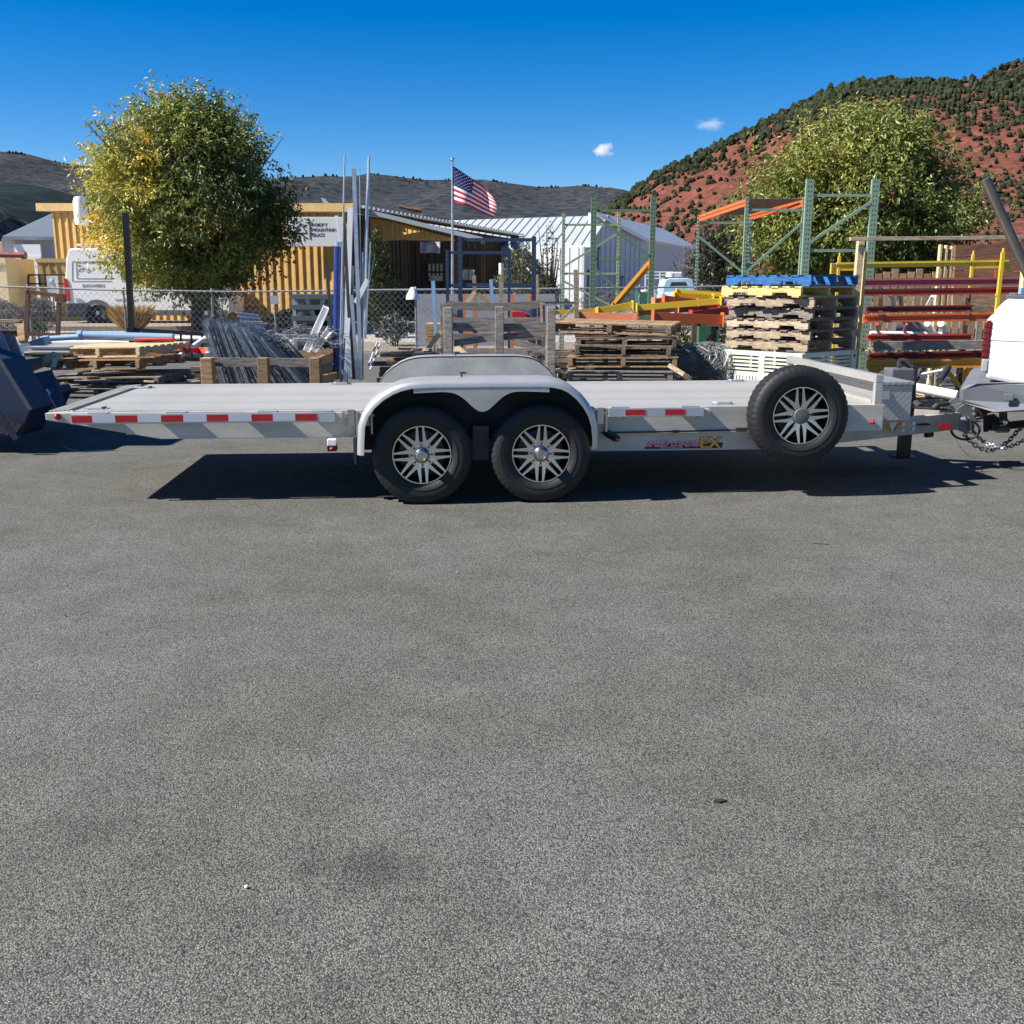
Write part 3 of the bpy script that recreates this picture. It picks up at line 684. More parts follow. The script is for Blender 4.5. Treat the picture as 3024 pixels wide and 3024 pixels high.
# ---- fenders
FO = [(-.472,.385),(-.468,.47),(-.458,.6),(-.425,.69),(-.369,.765),(-.3,.825),(-.22,.873),(-.15,.9),(-.076,.917),(.03,.925),(.142,.927),(.5,.928),(.874,.928),(.96,.92),(1.04,.902),(1.1,.872),(1.17,.815),(1.227,.747),(1.27,.67),(1.295,.59),(1.306,.5),(1.308,.414)]
def fender(sgn, wi):                    # sgn -1: outer side towards the camera
    mb = MB(); P = []
    for i, (s, h) in enumerate(FO):
        a = V((FO[max(0,i-1)][0], 0, FO[max(0,i-1)][1])); b_ = V((FO[min(len(FO)-1,i+1)][0], 0, FO[min(len(FO)-1,i+1)][1])); d = (b_-a).normalized(); n = V((-d.z, 0, d.x))
        row = []
        for off, dn in ((0,0),(.25,0),(.285,-.004),(.305,-.016),(.316,-.034),(.318,-.055),(.312,-.055),(.308,-.036),(.298,-.022),(.25,-.012),(0,-.008)):
            row.append(V((s, wi+sgn*off, h))+n*dn)
        P.append(row)
    P2 = [r if sgn < 0 else r[::-1] for r in P]
    f = mb.grid(P2).build('fender', M_ALUB, TR, smooth=50)
    sk = MB(); N = 40; ou = wi+sgn*.3145
    top = []; bot = []
    for i in range(N+1):
        s = -.05+.98*i/N; t = .87 if 0 < i < N else .868
        b_ = .846-.157*math.exp(-((s-.444)/.135)**2)+.024*math.exp(-((s-.444)/.4)**2)-.02
        top.append((s, .874)); bot.append((s, min(b_, .87)))
    for i in range(N):
        (a, t0), (b2, t1) = top[i], top[i+1]; z0, z1 = bot[i][1], bot[i+1][1]
        sk.hexa([(a,ou,z0),(b2,ou,z1),(b2,ou+.004,z1),(a,ou+.004,z0),(a,ou,t0),(b2,ou,t1),(b2,ou+.004,t1),(a,ou+.004,t0)])
    sk.build('fender_skirt', M_ALUP, f)
    pl = [(s, h-.012) for s, h in FO if h > (.4 if sgn < 0 else .62)]
    MB().prism([(pl[0][0],wi-sgn*.004,.38 if sgn < 0 else .62)]+[(s, wi-sgn*.004, h) for s, h in pl]+[(pl[-1][0],wi-sgn*.004,.38 if sgn < 0 else .62)], (0, sgn*.003, 0)).build('fender_inner_plate', M_ALUP if sgn > 0 else M_BLKM, f)  # near plate blackened: the wheel well's shade is put into its colour
    for s in (.3, 1.0):
        MB().tube((s,wi+sgn*.1,.926),(s,wi+sgn*.1,.955),.008,8).box((s+.012,wi+sgn*.1,.957),(.05,.012,.014)).build('wing_bolt', M_DKST, f)
    return f
fender(-1, WN-.002); fender(1, WF+.002)

# ---- nose: rail, toolbox, jack, drawbar, coupler, chains
hz = tp(2600, 1130, WN+.02).z
MB().bx(3.5, 3.56, WN+.001, WN+.05, .475, hz).build('rail_post', M_ALUB, TR, bevel=.004)
MB().bx(3.5, 3.56, WF-.05, WF-.001, DH, hz).build('rail_post', M_ALUB, TR, bevel=.004)
MB().bx(3.499, 3.561, WN+.001, WF-.001, hz+.0005, hz+.062).build('front_rail', M_ALUB, TR, bevel=.004)
MB().bx(3.5, 3.545, WN+.06, WF-.06, DH+.002, DH+.03).build('front_sill', M_ALUB, TR)
def diamond_plate():
    m, t, b = new('diamond plate'); L = t.links.new
    tc = t.nodes.new('ShaderNodeTexCoord'); mp = t.nodes.new('ShaderNodeMapping'); mp.inputs['Rotation'].default_value = (0,R(45),R(45)); L(tc.outputs['Object'], mp.inputs[0])
    ck = t.nodes.new('ShaderNodeTexChecker'); ck.inputs['Scale'].default_value = 55; ck.inputs[1].default_value = (.5,.49,.47,1); ck.inputs[2].default_value = (.36,.35,.335,1); L(mp.outputs[0], ck.inputs[0])
    L(ck.outputs[0], b.inputs['Base Color']); b.inputs['Metallic'].default_value = .6; b.inputs['Roughness'].default_value = .42
    bp = t.nodes.new('ShaderNodeBump'); bp.inputs['Strength'].default_value = .5; bp.inputs['Distance'].default_value = .003; L(ck.outputs[1], bp.inputs['Height']); L(bp.outputs[0], b.inputs['Normal'])
    return m
M_DIA = diamond_plate()
tb = MB().bx(3.6, 3.93, .55, 2.07, .52, .805).build('toolbox', M_DIA, TR, bevel=.004)
MB().bx(3.59, 3.94, .54, 2.08, .806, .832).build('lid', M_DIA, tb, bevel=.004)
q = tp(2614, 1166, .549); MB().bx(q.x-.035, q.x+.035, .543, .549, q.z-.035, q.z+.035).bx(q.x-.03, q.x+.03, .54, .5425, q.z-.028, q.z-.014).bx(q.x-.03, q.x+.03, .54, .5425, q.z+.012, q.z+.028).build('latch', M_CHROME, tb)
# A-frame drawbar
for sg in (1, -1):
    wa, wb = (WN+.05, 1.2) if sg > 0 else (WF-.05, 1.42)
    MB().bar((2.7, wa, .405), (4.66, wb, .425), .06, .15).build('drawbar_beam', M_ALU, TR, bevel=.004)
MB().bx(3.0, 4.3, .95, 1.65, .42, .435).build('tongue_tray', M_BLKM, TR)
q = tp(2787, 1258, .98); rt = MB().box((q.x,q.y-.02,q.z),(.1,.006,.06)).build('reflector_tape', M_TAPER, TR)
for (px, py) in ((2666,1253),(2696,1250),(2665,1270),(2695,1267)):
    q = tp(px, py, .72); MB().lathe([(.016,0),(.016,-.014),(0,-.016)], q, (0,1,0), 8).build('frame_bolt', M_GALV, TR)
# winged sticker on the drawbar
q = tp(2655, 1264, .7)
def dbw(s): return WN+.05+(1.2-WN-.05)*(s-2.7)/1.96-.039
wg = MB()
for k in range(5):
    for sg in (-1, 1):
        x0 = q.x+sg*.03; x1 = q.x+sg*(.13-.018*k); z0 = q.z+.028-.014*k
        wg.bar((x0, dbw(x0), z0-.012), (x1, dbw(x1), z0+.008), .004, .007)
stk = wg.build('winged_sticker', M_STO, TR)
MB().prism([(q.x-.045,dbw(q.x-.045)-.003,q.z+.03),(q.x+.045,dbw(q.x+.045)-.003,q.z+.03),(q.x,dbw(q.x)-.003,q.z-.05)], (0,-.002,0)).build('badge', M_STP, stk)
text('PJ', .04, M_INK, stk, (q.x-.026, dbw(q.x)-.01, q.z-.006), (1,0.3,0), (0,0,1), 'badge_lettering', .0005)
# jack
q = tp(2640, 1290, 1.25)
jk = MB().bx(4.21, 4.3, 1.26, 1.35, .1, .9).build('jack_leg', M_BLK, TR)
MB().bx(4.16, 4.35, 1.21, 1.4, .085, .1).build('jack_foot', M_BLK, jk)
c1 = tp(2652, 1108, 1.25); MB().bx(c1.x-.1, c1.x+.1, 1.15, 1.33, c1.z-.075, c1.z+.065).build('winch_box', M_GPL, jk, bevel=.012)
a1, a2, a3, a4 = tp(2655,1092,1.2), tp(2656,1066,1.2), tp(2690,1085,1.2), tp(2698,1125,1.2)
MB().path([a1, a2], .02, 8).path([a2, a2+V((.03,0,.005)), a3, a4, a4+V((0,.05,-.12))], .022, 8).build('crank_handle', M_DKST, jk)
# pump hoses and struts lying in the tongue
mb = MB()
mb.path([tp(2690,1203,1.1), tp(2740,1206,1.1), tp(2810,1211,1.15)], .012, 6); mb.path([tp(2700,1187,1.2), tp(2718,1200,1.1)], .028, 8); mb.path([tp(2755,1206,1.1), tp(2765,1197,1.1), tp(2800,1193,1.2)], .02, 8)
mb.build('tongue_hoses', M_DKST, TR)
# coupler cheek plates
zc = lambda x, y, w=1.19: tp(2700+x/5.963, 1100+y/5.963, w)
pl = [zc(700,700), zc(745,645), zc(960,500), zc(1060,510), zc(1085,560), zc(1075,790), zc(1030,1085), zc(870,1060), zc(690,985)]
M_CPL = mat('grey coupler steel', (.2,.215,.23), .45, .3, var=.12)
cp = MB().prism(pl, (0,-.012,0)).build('coupler_plate', M_CPL, TR)
MB().prism([p+V((0,.25,0)) for p in pl], (0,.012,0)).build('coupler_plate', M_CPL, TR)
MB().hexa([zc(700,655),zc(740,640),zc(740,640,1.44),zc(700,655,1.44),zc(700,560,1.2)+V((-.05,0,-.02)),zc(960,497),zc(960,497,1.44),zc(700,560,1.44)]).build('coupler_cover', M_CPL, TR)
MB().tube(zc(770,825,1.18), zc(960,820,1.15), .02, 8).build('coupler_pin', M_GALV, cp)
for (x, y) in ((740,725),(1060,545),(1050,640),(1055,735),(990,1040),(715,900)): MB().lathe([(.014,0),(.014,-.012),(0,-.015)], zc(x,y,1.177), (0,1,0), 8).build('bolt_head', M_GALV, cp)
MB().path([zc(900,790,1.15), zc(1000,850,1.13), zc(1010,1000,1.13), zc(1090,1080,1.13)], .012, 6).build('pin_chain', M_DKST, cp)
ring = [zc(900+250*math.cos(t), 1010+170*math.sin(t)*1.0, 1.16) for t in [i*math.pi/10 for i in range(-5, 13)]]
MB().path(ring, .011, 6).build('breakaway_loop', M_DKST, cp)
MB().tube(zc(257,1020,1.1), zc(257,1130,1.1), .04, 10).build('stub_foot', M_BLK, TR)
MB().path([zc(735,1130,1.1), zc(760,1230,1.05), zc(850,1370,.95), zc(990,1490,.9)], .003, 5).build('loose_wire', M_DKST, TR)
def chain(pts, name, m, n, par):
    pts = [V(p) for p in pts]; seg = []
    def at(t):
        t *= len(pts)-1; i = min(int(t), len(pts)-2); f = t-i
        p0, p1, p2, p3 = pts[max(i-1,0)], pts[i], pts[i+1], pts[min(i+2,len(pts)-1)]
        return .5*((2*p1)+(p2-p0)*f+(2*p0-5*p1+4*p2-p3)*f*f+(3*p1-p0-3*p2+p3)*f**3)
    root = None; me = {}
    for i in range(n):
        p, q = at(i/n), at((i+1)/n); d = (q-p); L_ = d.length; d.normalize()
        sd = V((0,1,0)) if i % 2 else d.cross(V((0,1,0))).normalized()
        if i % 2: sd = (sd-d*sd.dot(d)).normalized()
        c = (p+q)/2; hl, hw = L_*.62, .017
        loop = [c+d*(hl-hw*(1-math.cos(t)) if False else (hl-hw)*(1 if math.cos(t) > 0 else -1)+hw*math.cos(t))+sd*hw*math.sin(t) for t in [k*math.pi/5+.01 for k in range(10)]]
        MB().path(loop, .0058, 5, closed=True).build(name, m, par)
chain([zc(880,1080,1.18), zc(1000,1220,1.15), zc(1180,1340,1.15), zc(1330,1370,1.15), zc(1500,1310,1.2), zc(1660,1210,1.25), zc(1800,1050,1.3), zc(1932,930,1.35)], 'chain_link', M_DKST, 22, TR)
chain([zc(1080,1090,1.3), zc(1200,1200,1.2), zc(1350,1280,1.1), zc(1550,1330,1.05), zc(1750,1280,1.05), zc(1932,1190,1.05)], 'chain_link', M_GALV, 19, TR)

# ================================================================== BUILDINGS
def wall_frame(p, q):                    # along, up, out (towards the camera side)
    p, q = V(p), V(q); d = (q-p).normalized(); n = V((d.y, -d.x, 0)); return p, d, n, (q-p).length
def wall_slab(p, q, z0, z1, m, name, par, th=.15, z1b=None):
    p, d, n, L_ = wall_frame(p, q); z1b = z1 if z1b is None else z1b
    a, b = p, p+d*L_; k = -n*th
    return MB().hexa([a+V((0,0,z0)), b+V((0,0,z0)), b+k+V((0,0,z0)), a+k+V((0,0,z0)), a+V((0,0,z1)), b+V((0,0,z1b)), b+k+V((0,0,z1b)), a+k+V((0,0,z1))]).build(name, m, par)
def battens(p, q, z0, z1, m, par, step, w=.06, th=.05, name='batten', z1b=None, skip=None):
    p, d, n, L_ = wall_frame(p, q); k = int(L_/step); z1b = z1 if z1b is None else z1b
    for i in range(k+1):
        x = i*step+.03
        if x > L_-.03: break
        zt = z1+(z1b-z1)*x/L_; c = p+d*x+n*(th/2)
        MB().bar(c+V((0,0,z0)), c+V((0,0,zt)), th, w, d).build(name, m, par)
def framed_window(p, d, n, x, z, w, h, par, panes=(2,2), m=None):
    m = m or M_DKST; o = p+d*x+V((0,0,z))
    f = MB()
    for (a, b) in (((0,0),(w,0)),((0,h),(w,h))): f.bar(o+d*a[0]+V((0,0,a[1]))+n*.03, o+d*b[0]+V((0,0,b[1]))+n*.03, .06, .08)
    for xx in [w*i/panes[0] for i in range(panes[0]+1)]: f.bar(o+d*xx+V((0,0,.041))+n*.03, o+d*xx+V((0,0,h-.041))+n*.03, .06, .06, d)
    fr = f.build('window', m, par)
    for i in range(panes[0]):
        for j in range(panes[1]):
            a = o+d*(w*i/panes[0]+.04)+V((0,0,h*j/panes[1]+.05))+n*.012; b = o+d*(w*(i+1)/panes[0]-.04)+V((0,0,h*(j+1)/panes[1]-.03))+n*.012
            MB().add([a, (b.x,b.y,a.z), b, (a.x,a.y,b.z)], [(0,1,2,3)]).build('pane', M_GLASS, fr)
    return fr
# ---- golden workshop
YB = 40.0
c0, c1 = A(175, 835, YB+2.6), A(1030, 835, YB); c0.z = c1.z = 0
zt0, zt1 = A(175, 625, YB+2.6).z, A(1030, 628, YB).z
GB = thing('workshop_building', 'golden board and batten workshop with a white sign and metal roof', 'building', (c0+c1)/2)
wall_slab(c0, c1, 0, zt0, M_GOLD, 'front_wall', GB, z1b=zt1)
battens(c0, c1, .1, zt0-.02, M_GOLDT, GB, .31, .075, .06, z1b=zt1-.02)
e = A(1525, 835, 64); e.z = 0; ze = A(1525, 700, 64).z
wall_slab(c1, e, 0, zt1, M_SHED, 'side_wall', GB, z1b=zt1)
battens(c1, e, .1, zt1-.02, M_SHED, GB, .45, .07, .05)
p, d, n, L_ = wall_frame(c0, c1)
fa = MB().bar(c0-d*.6+n*.15+V((0,0,zt0+.17)), c1+d*.5+n*.15+V((0,0,zt1+.17)), .08, .3).build('fascia', M_GOLDT, GB)
MB().hexa([c0-d*.6+n*.1+V((0,0,zt0+.03)), c1+d*.5+n*.1+V((0,0,zt1+.03)), c1+d*.5-n*2+V((0,0,zt1+.03)), c0-d*.6-n*2+V((0,0,zt0+.03)), c0-d*.6+n*.1+V((0,0,zt0+.33)), c1+d*.5+n*.1+V((0,0,zt1+.33)), c1+d*.5-n*6+V((0,0,zt1+.5)), c0-d*.6-n*6+V((0,0,zt0+.5))]).build('roof', M_ROOFG, GB)
p2, d2, n2, L2 = wall_frame(c1, e)
for i in range(52):                      # corrugated eave along the receding side
    a = c1+d2*(i*L2/52)+n2*.5+V((0,0,zt1+.2)); b = a+d2*(L2/52*.62)
    MB().bar(a, b, .5, .1).build('roof_rib', M_ROOFW, GB)
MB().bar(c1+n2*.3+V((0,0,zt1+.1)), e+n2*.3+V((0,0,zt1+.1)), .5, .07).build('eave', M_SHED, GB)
MB().hexa([A(955,600,44), A(972,600,44), A(972,600,44.6), A(955,600,44.6), A(947,583,44), A(960,587,44), A(960,587,44.6), A(947,583,44.6)]).build('roof_vent', M_ROOFW, GB)
MB().path([A(1180,610,50), A(1205,616,50), A(1245,622,50)], .12, 6).build('roof_debris', M_RUST, GB)
# porch with its lit gable board
g0, g1, g2 = A(1148, 652, YB+1.5), A(1340, 704, YB+1.5), A(1195, 709, YB+1.5)
gb = MB().prism([A(1075,640,YB+2.2), A(1148,652,YB+1.9), g1, A(1345,711,YB+1.5), A(1195,709,YB+1.8), A(1075,711,YB+2.2)], (0,.12,0)).build('porch_gable', M_GOLD, GB)
for i in range(13):
    px = 1160+i*14.5; zt = A(px, 655+(px-1148)*.2708, YB+1.5).z; zb = A(px, 708, YB+1.5).z
    if zt-zb > .06: q = A(px, 708, YB+1.48); MB().bar(q, V((q.x, q.y, zt-.02)), .03, .05, (1,0,0)).build('gable_batten', M_GOLDT, gb)
MB().bar(A(1070,622,YB+1.2), A(1425,708,YB+1.2), .9, .16).build('porch_roof', M_ROOFW, GB)
for px in (1195, 1345, 1425):
    q = A(px, 712, YB+1.8); MB().bar((q.x,q.y,0), q, .16, .16).build('porch_post', M_SHED, GB)
# porch back wall with windows and a cloth banner
b0, b1 = A(1090, 835, 46), A(1430, 835, 47.5); b0.z = b1.z = 0
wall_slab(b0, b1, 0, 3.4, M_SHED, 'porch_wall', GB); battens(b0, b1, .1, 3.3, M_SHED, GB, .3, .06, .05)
p, d, n, L_ = wall_frame(b0, b1)
M_LITW = mat('painted window reflection', (.55,.5,.38), .15, var=.5, scale=3)  # reflections painted as pale slabs over the panes
for (px0, px1, y0, y1) in ((1264,1312,776,832), (1360,1404,790,832)):
    x = (px0-1090)*mpp(46.5); w = (px1-px0)*mpp(46.5); z0 = A(px0,y1,46.5).z; z1 = A(px0,y0,46.5).z
    framed_window(p+n*.06, d, n, x, z0, w, z1-z0, GB, (4,2), M_SHED)
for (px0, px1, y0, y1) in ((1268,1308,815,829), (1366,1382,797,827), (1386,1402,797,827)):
    q0, q1 = A(px0,y1,45.95), A(px1,y0,45.95); MB().bx(q0.x, q1.x, q0.y-.24, q0.y-.23, q0.z, q1.z).build('painted_reflection', M_LITW, GB)
bn = A(1240, 747, 44); P = []
for j in range(5): P.append([V(A(1240+60*i/10, 713+34*j/4+1.2*math.sin(i*.9), 44))+V((0,.06*math.sin(i*1.1+j*.3),0)) for i in range(11)])
bo = MB().grid(P[::-1]); bo = single(bo, 'banner', mat('grey banner cloth', (.52,.5,.48), .8, var=.1, scale=2), 'pale cloth banner hung under the porch gable', 'banner', smooth=True)
text('VIEWS', .2, M_INK, bo, A(1254, 722, 43.85), (1,0,0), (0,0,1), 'banner_lettering', .002, 1.1)
# shop sign on the front wall
s0, s1 = A(846, 728, YB-.12), A(1012, 641, YB-.12); p, d, n, L_ = wall_frame(c0, c1)
sg = thing('shop_sign', 'white sign with black lettering fixed to the golden wall', 'sign', (s0+s1)/2-V((0,0,(s1.z-s0.z)/2)))
MB().bx(s0.x, s1.x, s0.y-.03, s0.y+.03, s0.z, s1.z).build('sign_panel', M_WHITE, sg, bevel=.01)
sy = s0.y-.036
for i, (tx, py) in enumerate((('ROCKY',668), ('MOUNTAIN',683), ('GLASS',698))):
    text(tx, .165, M_INK, sg, (A(920, py, sy).x, sy, A(920, py, sy).z), (1,0,0), (0,0,1), 'sign_lettering', .003, 1.0)
q0, q1 = A(915, 706, sy), A(913, 650, sy); MB().bar(q0, q1, .012, .025, (0,1,0)).build('sign_rule', M_INK, sg)
MB().bar(A(868,688,sy), A(887,660,sy), .012, .03).bar(A(887,660,sy), A(906,688,sy), .012, .03).bar(A(872,688,sy), A(906,688,sy), .012, .03).build('sign_peak', M_INK, sg)
# wall lamp tank by the left end
single(MB().lathe([(0,0),(.22,.02),(.26,.2),(.26,.9),(.2,1.05),(0,1.08)], A(243, 667, YB+.4), (0,0,1), 14), 'wall_tank', M_WHITE, 'white rounded tank on the golden wall at the left of the tree', 'tank', smooth=40)

def metal_shed(name, label, corner, left_px, right_px, Yc, YL, YR, eave, rise, left_up, ribstep=.45, roofstep=.6, roofm=None):
    """box building with its near corner at px; left wall to left_px, right wall to right_px"""
    t = thing(name, label, 'building', V((A(corner,835,Yc).x, Yc, 0)))
    c = A(corner,835,Yc); a = A(left_px,835,YL); b = A(right_px,835,YR)
    for q in (a,b,c): q.z = 0
    return t, a, c, b
# ---- white shed with a seamed roof behind the flag
t, a, c, b = metal_shed('white_shed', 'white metal shed with a ribbed roof behind the flag', 1724, 1000, 1822, 58, 66, 70, 0, 0, 0)
ev = A(1724, 727, 58).z; rz = A(1766, 641, 64).z
wall_slab(a, c, 0, ev, M_SIDE, 'front_wall', t); battens(a, c, .05, ev-.05, M_SIDE, t, .55, .05, .04, 'wall_rib')
m = (c+b)/2; pk = m.copy(); nn = wall_frame(c, b)[2]
MB().prism([c, b, b+V((0,0,ev)), m+V((0,0,rz)), c+V((0,0,ev))], -nn*.15).build('gable_wall', M_SIDE, t)
bk = (a-c)
r0, r1 = c+V((0,0,ev+.05))+nn*.35, m+V((0,0,rz+.1))+nn*.35
rf = MB().add([a+V((0,0,ev+.05))-nn*.0, r0, r1, a+(m-c)+V((0,0,rz+.1)), a+(b-c)+V((0,0,ev)), b+nn*.35+V((0,0,ev))], [(0,1,2,3), (3,2,5,4)]).build('roof', M_ROOFW, t)
NR_ = 30
for i in range(NR_+1):
    f = i/NR_; q0 = r0.lerp(a+V((0,0,ev+.05)), f)+V((0,0,.03)); q1 = r1.lerp(a+(m-c)+V((0,0,rz+.1)), f)+V((0,0,.03)); MB().bar(q0, q1, .03, .035).build('roof_seam', M_ROOFG, rf)
MB().bar(r0+V((0,0,-.05)), a+V((0,0,ev)), .1, .12).build('gutter', M_SIDE, t)
p, d, n, L_ = wall_frame(c, b)
framed_window(p, d, n, L_*.36, 2.3, 1.0, 1.3, t); framed_window(p, d, n, L_*.7, 2.3, 1.0, 1.3, t)
MB().box(p+d*(L_*.1)+n*.1+V((0,0,2.2)), (.3,.3,.2)).build('wall_lamp', M_DKST, t)
q = p+d*(L_*.12)+n*.03; MB().bar(q+V((0,0,.05)), q+V((0,0,2.0)), .04, .9, d).build('door', M_GPL, t)
rl = MB().bar(p+d*L_*.36+n*1.2+V((0,0,1.95)), p+d*L_*.95+n*1.2+V((0,0,1.95)), .06, .06).bar(p+d*L_*.36+n*1.2+V((0,0,.95)), p+d*L_*.95+n*1.2+V((0,0,.95)), .06, .06).build('railing', M_BLKM, t)
for i in range(14): q = p+d*(L_*(.37+.042*i))+n*1.2; MB().bar(q+V((0,0,.98)), q+V((0,0,1.92)), .03, .03).build('baluster', M_BLKM, rl)
MB().hexa([p+d*L_*.36+n*.06+V((0,0,.75)), p+d*L_*.95+n*.06+V((0,0,.75)), p+d*L_*.95+n*1.3+V((0,0,.75)), p+d*L_*.36+n*1.3+V((0,0,.75)), p+d*L_*.36+n*.06+V((0,0,.87)), p+d*L_*.95+n*.06+V((0,0,.87)), p+d*L_*.95+n*1.3+V((0,0,.87)), p+d*L_*.36+n*1.3+V((0,0,.87))]).build('landing', M_WDK, t)
# ---- white shed with grey shaded side
t = thing('grey_shed', 'white metal shed with a broad shaded grey side wall near the red hill', 'building', V((A(1897,835,66).x, 66, 0)))
a, c, b = A(1740,835,62), A(1897,835,66), A(2066,835,84)
for q in (a,b,c): q.z = 0
ev = A(1897, 711, 66).z; za = A(1740, 628, 62).z; zb = ev
p, d, n, L_ = wall_frame(a, c)
MB().prism([a, c, c+V((0,0,ev)), a+V((0,0,za))], -n*.15).build('gable_wall', M_SIDE, t)
battens(a, c, .05, za-.08, M_SIDE, t, .5, .05, .05, 'wall_rib', z1b=ev-.08)
wall_slab(c, b, 0, ev, M_SIDE, 'side_wall', t)
up = V((0,0,za-ev)); o1 = n*.3
MB().add([c+o1+V((0,0,ev+.05)), b+V((0,0,ev+.05)), b+(a-c)+V((0,0,za)), a+o1+V((0,0,za+.05))], [(0,1,2,3)]).build('roof', M_ROOFW, t)
MB().bar(c+o1+V((0,0,ev)), a+o1+V((0,0,za)), .08, .2).build('rake_trim', M_WHITE, t); MB().bar(c+V((0,0,ev)), b+V((0,0,ev)), .12, .14).build('gutter', M_WHITE, t)
# ---- garage at the far left
t = thing('white_garage', 'white garage with a striped metal roof above the tan container', 'building', V((A(20,835,52).x, 52, 0)))
a, c = A(18,835,52), A(330,835,54); a.z = c.z = 0; ev = A(18,704,52).z
wall_slab(a, c, 0, ev, M_SIDE, 'front_wall', t)
p, d, n, L_ = wall_frame(a, c); battens(a, c, .05, ev-.02, M_SIDE, t, .55, .06, .05, 'wall_rib')
q0, q1 = A(11,703,51.6), A(162,632,60); q2 = A(420,632,62); q3 = A(340,705,53.6)
rf = MB().add([q0, q3, q2, q1], [(0,1,2,3)]).build('roof', M_ROOFW, t)
for i in range(34):
    f = i/33; u = q1.lerp(q2, f); l = q0.lerp(q3, f); MB().bar(l+V((0,0,.04)), u+V((0,0,.04)), .12, .08).build('roof_seam', M_ROOFG, rf)
MB().bar(q0, q3, .12, .16).build('gutter', M_SIDE, t)
x0 = A(58,835,52).x; gd = MB().bx(x0, A(135,835,52).x, 51.78, 51.94, 0, A(60,722,52).z).build('garage_door', M_WHITE, t)
for i in range(5): MB().bx(x0+.05, A(134,835,52).x, 51.755, 51.775, .2+i*.55, .68+i*.55).build('door_panel', M_WHITE, gd)
single(MB().bx(A(-60,835,70).x, A(24,835,70).x, 70, 78, 0, A(10,712,70).z), 'stucco_building', M_TANB, 'low pink tan building peeking out left of the garage', 'building')
# ---- containers
def container(label, x0, x1, Y, z1, m, end=None):
    t = thing('shipping_container', label, 'container', V(((x0+x1)/2, Y+1.2, .14)))
    MB().bx(x0, x1, Y+.05, Y+2.4, .14, z1).build('container_wall', m, t)
    nx = int((x1-x0)/.3)
    for i in range(nx): MB().bx(x0+.05+i*.3, x0+.05+i*.3+.16, Y+.0, Y+.048, .3, z1-.14).build('corrugation', m, t)
    MB().bx(x0-.02, x1+.02, Y-.03, Y+.046, z1-.13, z1+.02).build('top_rail', m, t); MB().bx(x0-.02, x1+.02, Y-.03, Y+.046, .14, .29).build('bottom_rail', m, t)
    return t
xa, xb = A(24,835,39).x, A(300,835,39).x
t = container('tan shipping container with a corrugated side below the white garage', xa, xb, 41.5, A(60,765,41.5).z, M_TAN)
for px in (42, 65, 135, 157): q = A(px, 778, 41.45); MB().bar(q, q+V((.03,0,-.14)), .03, .05).build('tie_hook', M_RUST, t)
t2 = thing('cream_container', 'cream container end with faint lettering at the left picture edge', 'container', V((A(-60,835,40).x, 41, .14)))
MB().bx(A(-160,835,40).x, A(22,835,40).x, 40, 42.4, .14, A(10,762,40).z).build('container_wall', M_CREAM, t2)
text('8730  3', .16, M_GINK, t2, A(-14, 785, 39.98), (1,0,0), (0,0,1), 'container_number', .003); text('22G1', .13, M_GINK, t2, A(-14, 795, 39.98), (1,0,0), (0,0,1), 'container_number', .003)
single(MB().tube(A(-80,750,38), A(64,754,38), .1, 10).tube(A(64,754,38), A(76,754,38), .14, 10), 'loading_pipe', M_DRED, 'dark red pipe lying across the container roofs', 'pipe', smooth=40)
# black steel rack against the container
mb = MB(); Yk = 40.9
for a_, b_ in (((84,810),(84,842)),((84,812),(195,812)),((84,838),(195,838)),((115,812),(118,845)),((133,812),(137,845)),((84,842),(84,880))): px_bar(mb, a_, b_, Yk, .06, .06)
single(mb, 'tube_rack', M_BLKM, 'black square tube rack in front of the tan container', 'rack')
# utility pedestal
t = thing('meter_box', 'grey electric meter box beside the van on thin legs', 'meter box', G(155, 952))
q0, q1 = A(145, 870, 39.4), A(166, 815, 39.4); MB().bx(q0.x, q1.x, 39.3, 39.5, q0.z, q1.z).build('cabinet', mat('grey cabinet', (.35,.36,.37), .6), t, bevel=.01)
for px in (152, 162): MB().bar(A(px, 870, 39.4), A(px+5, 930, 39.4), .05, .05).build('leg', M_WHITE, t)
MB().lathe([(.12,0),(.12,-.06),(0,-.09)], A(155,830,39.28), (0,1,0), 14).build('meter_dial', M_GALV, t)

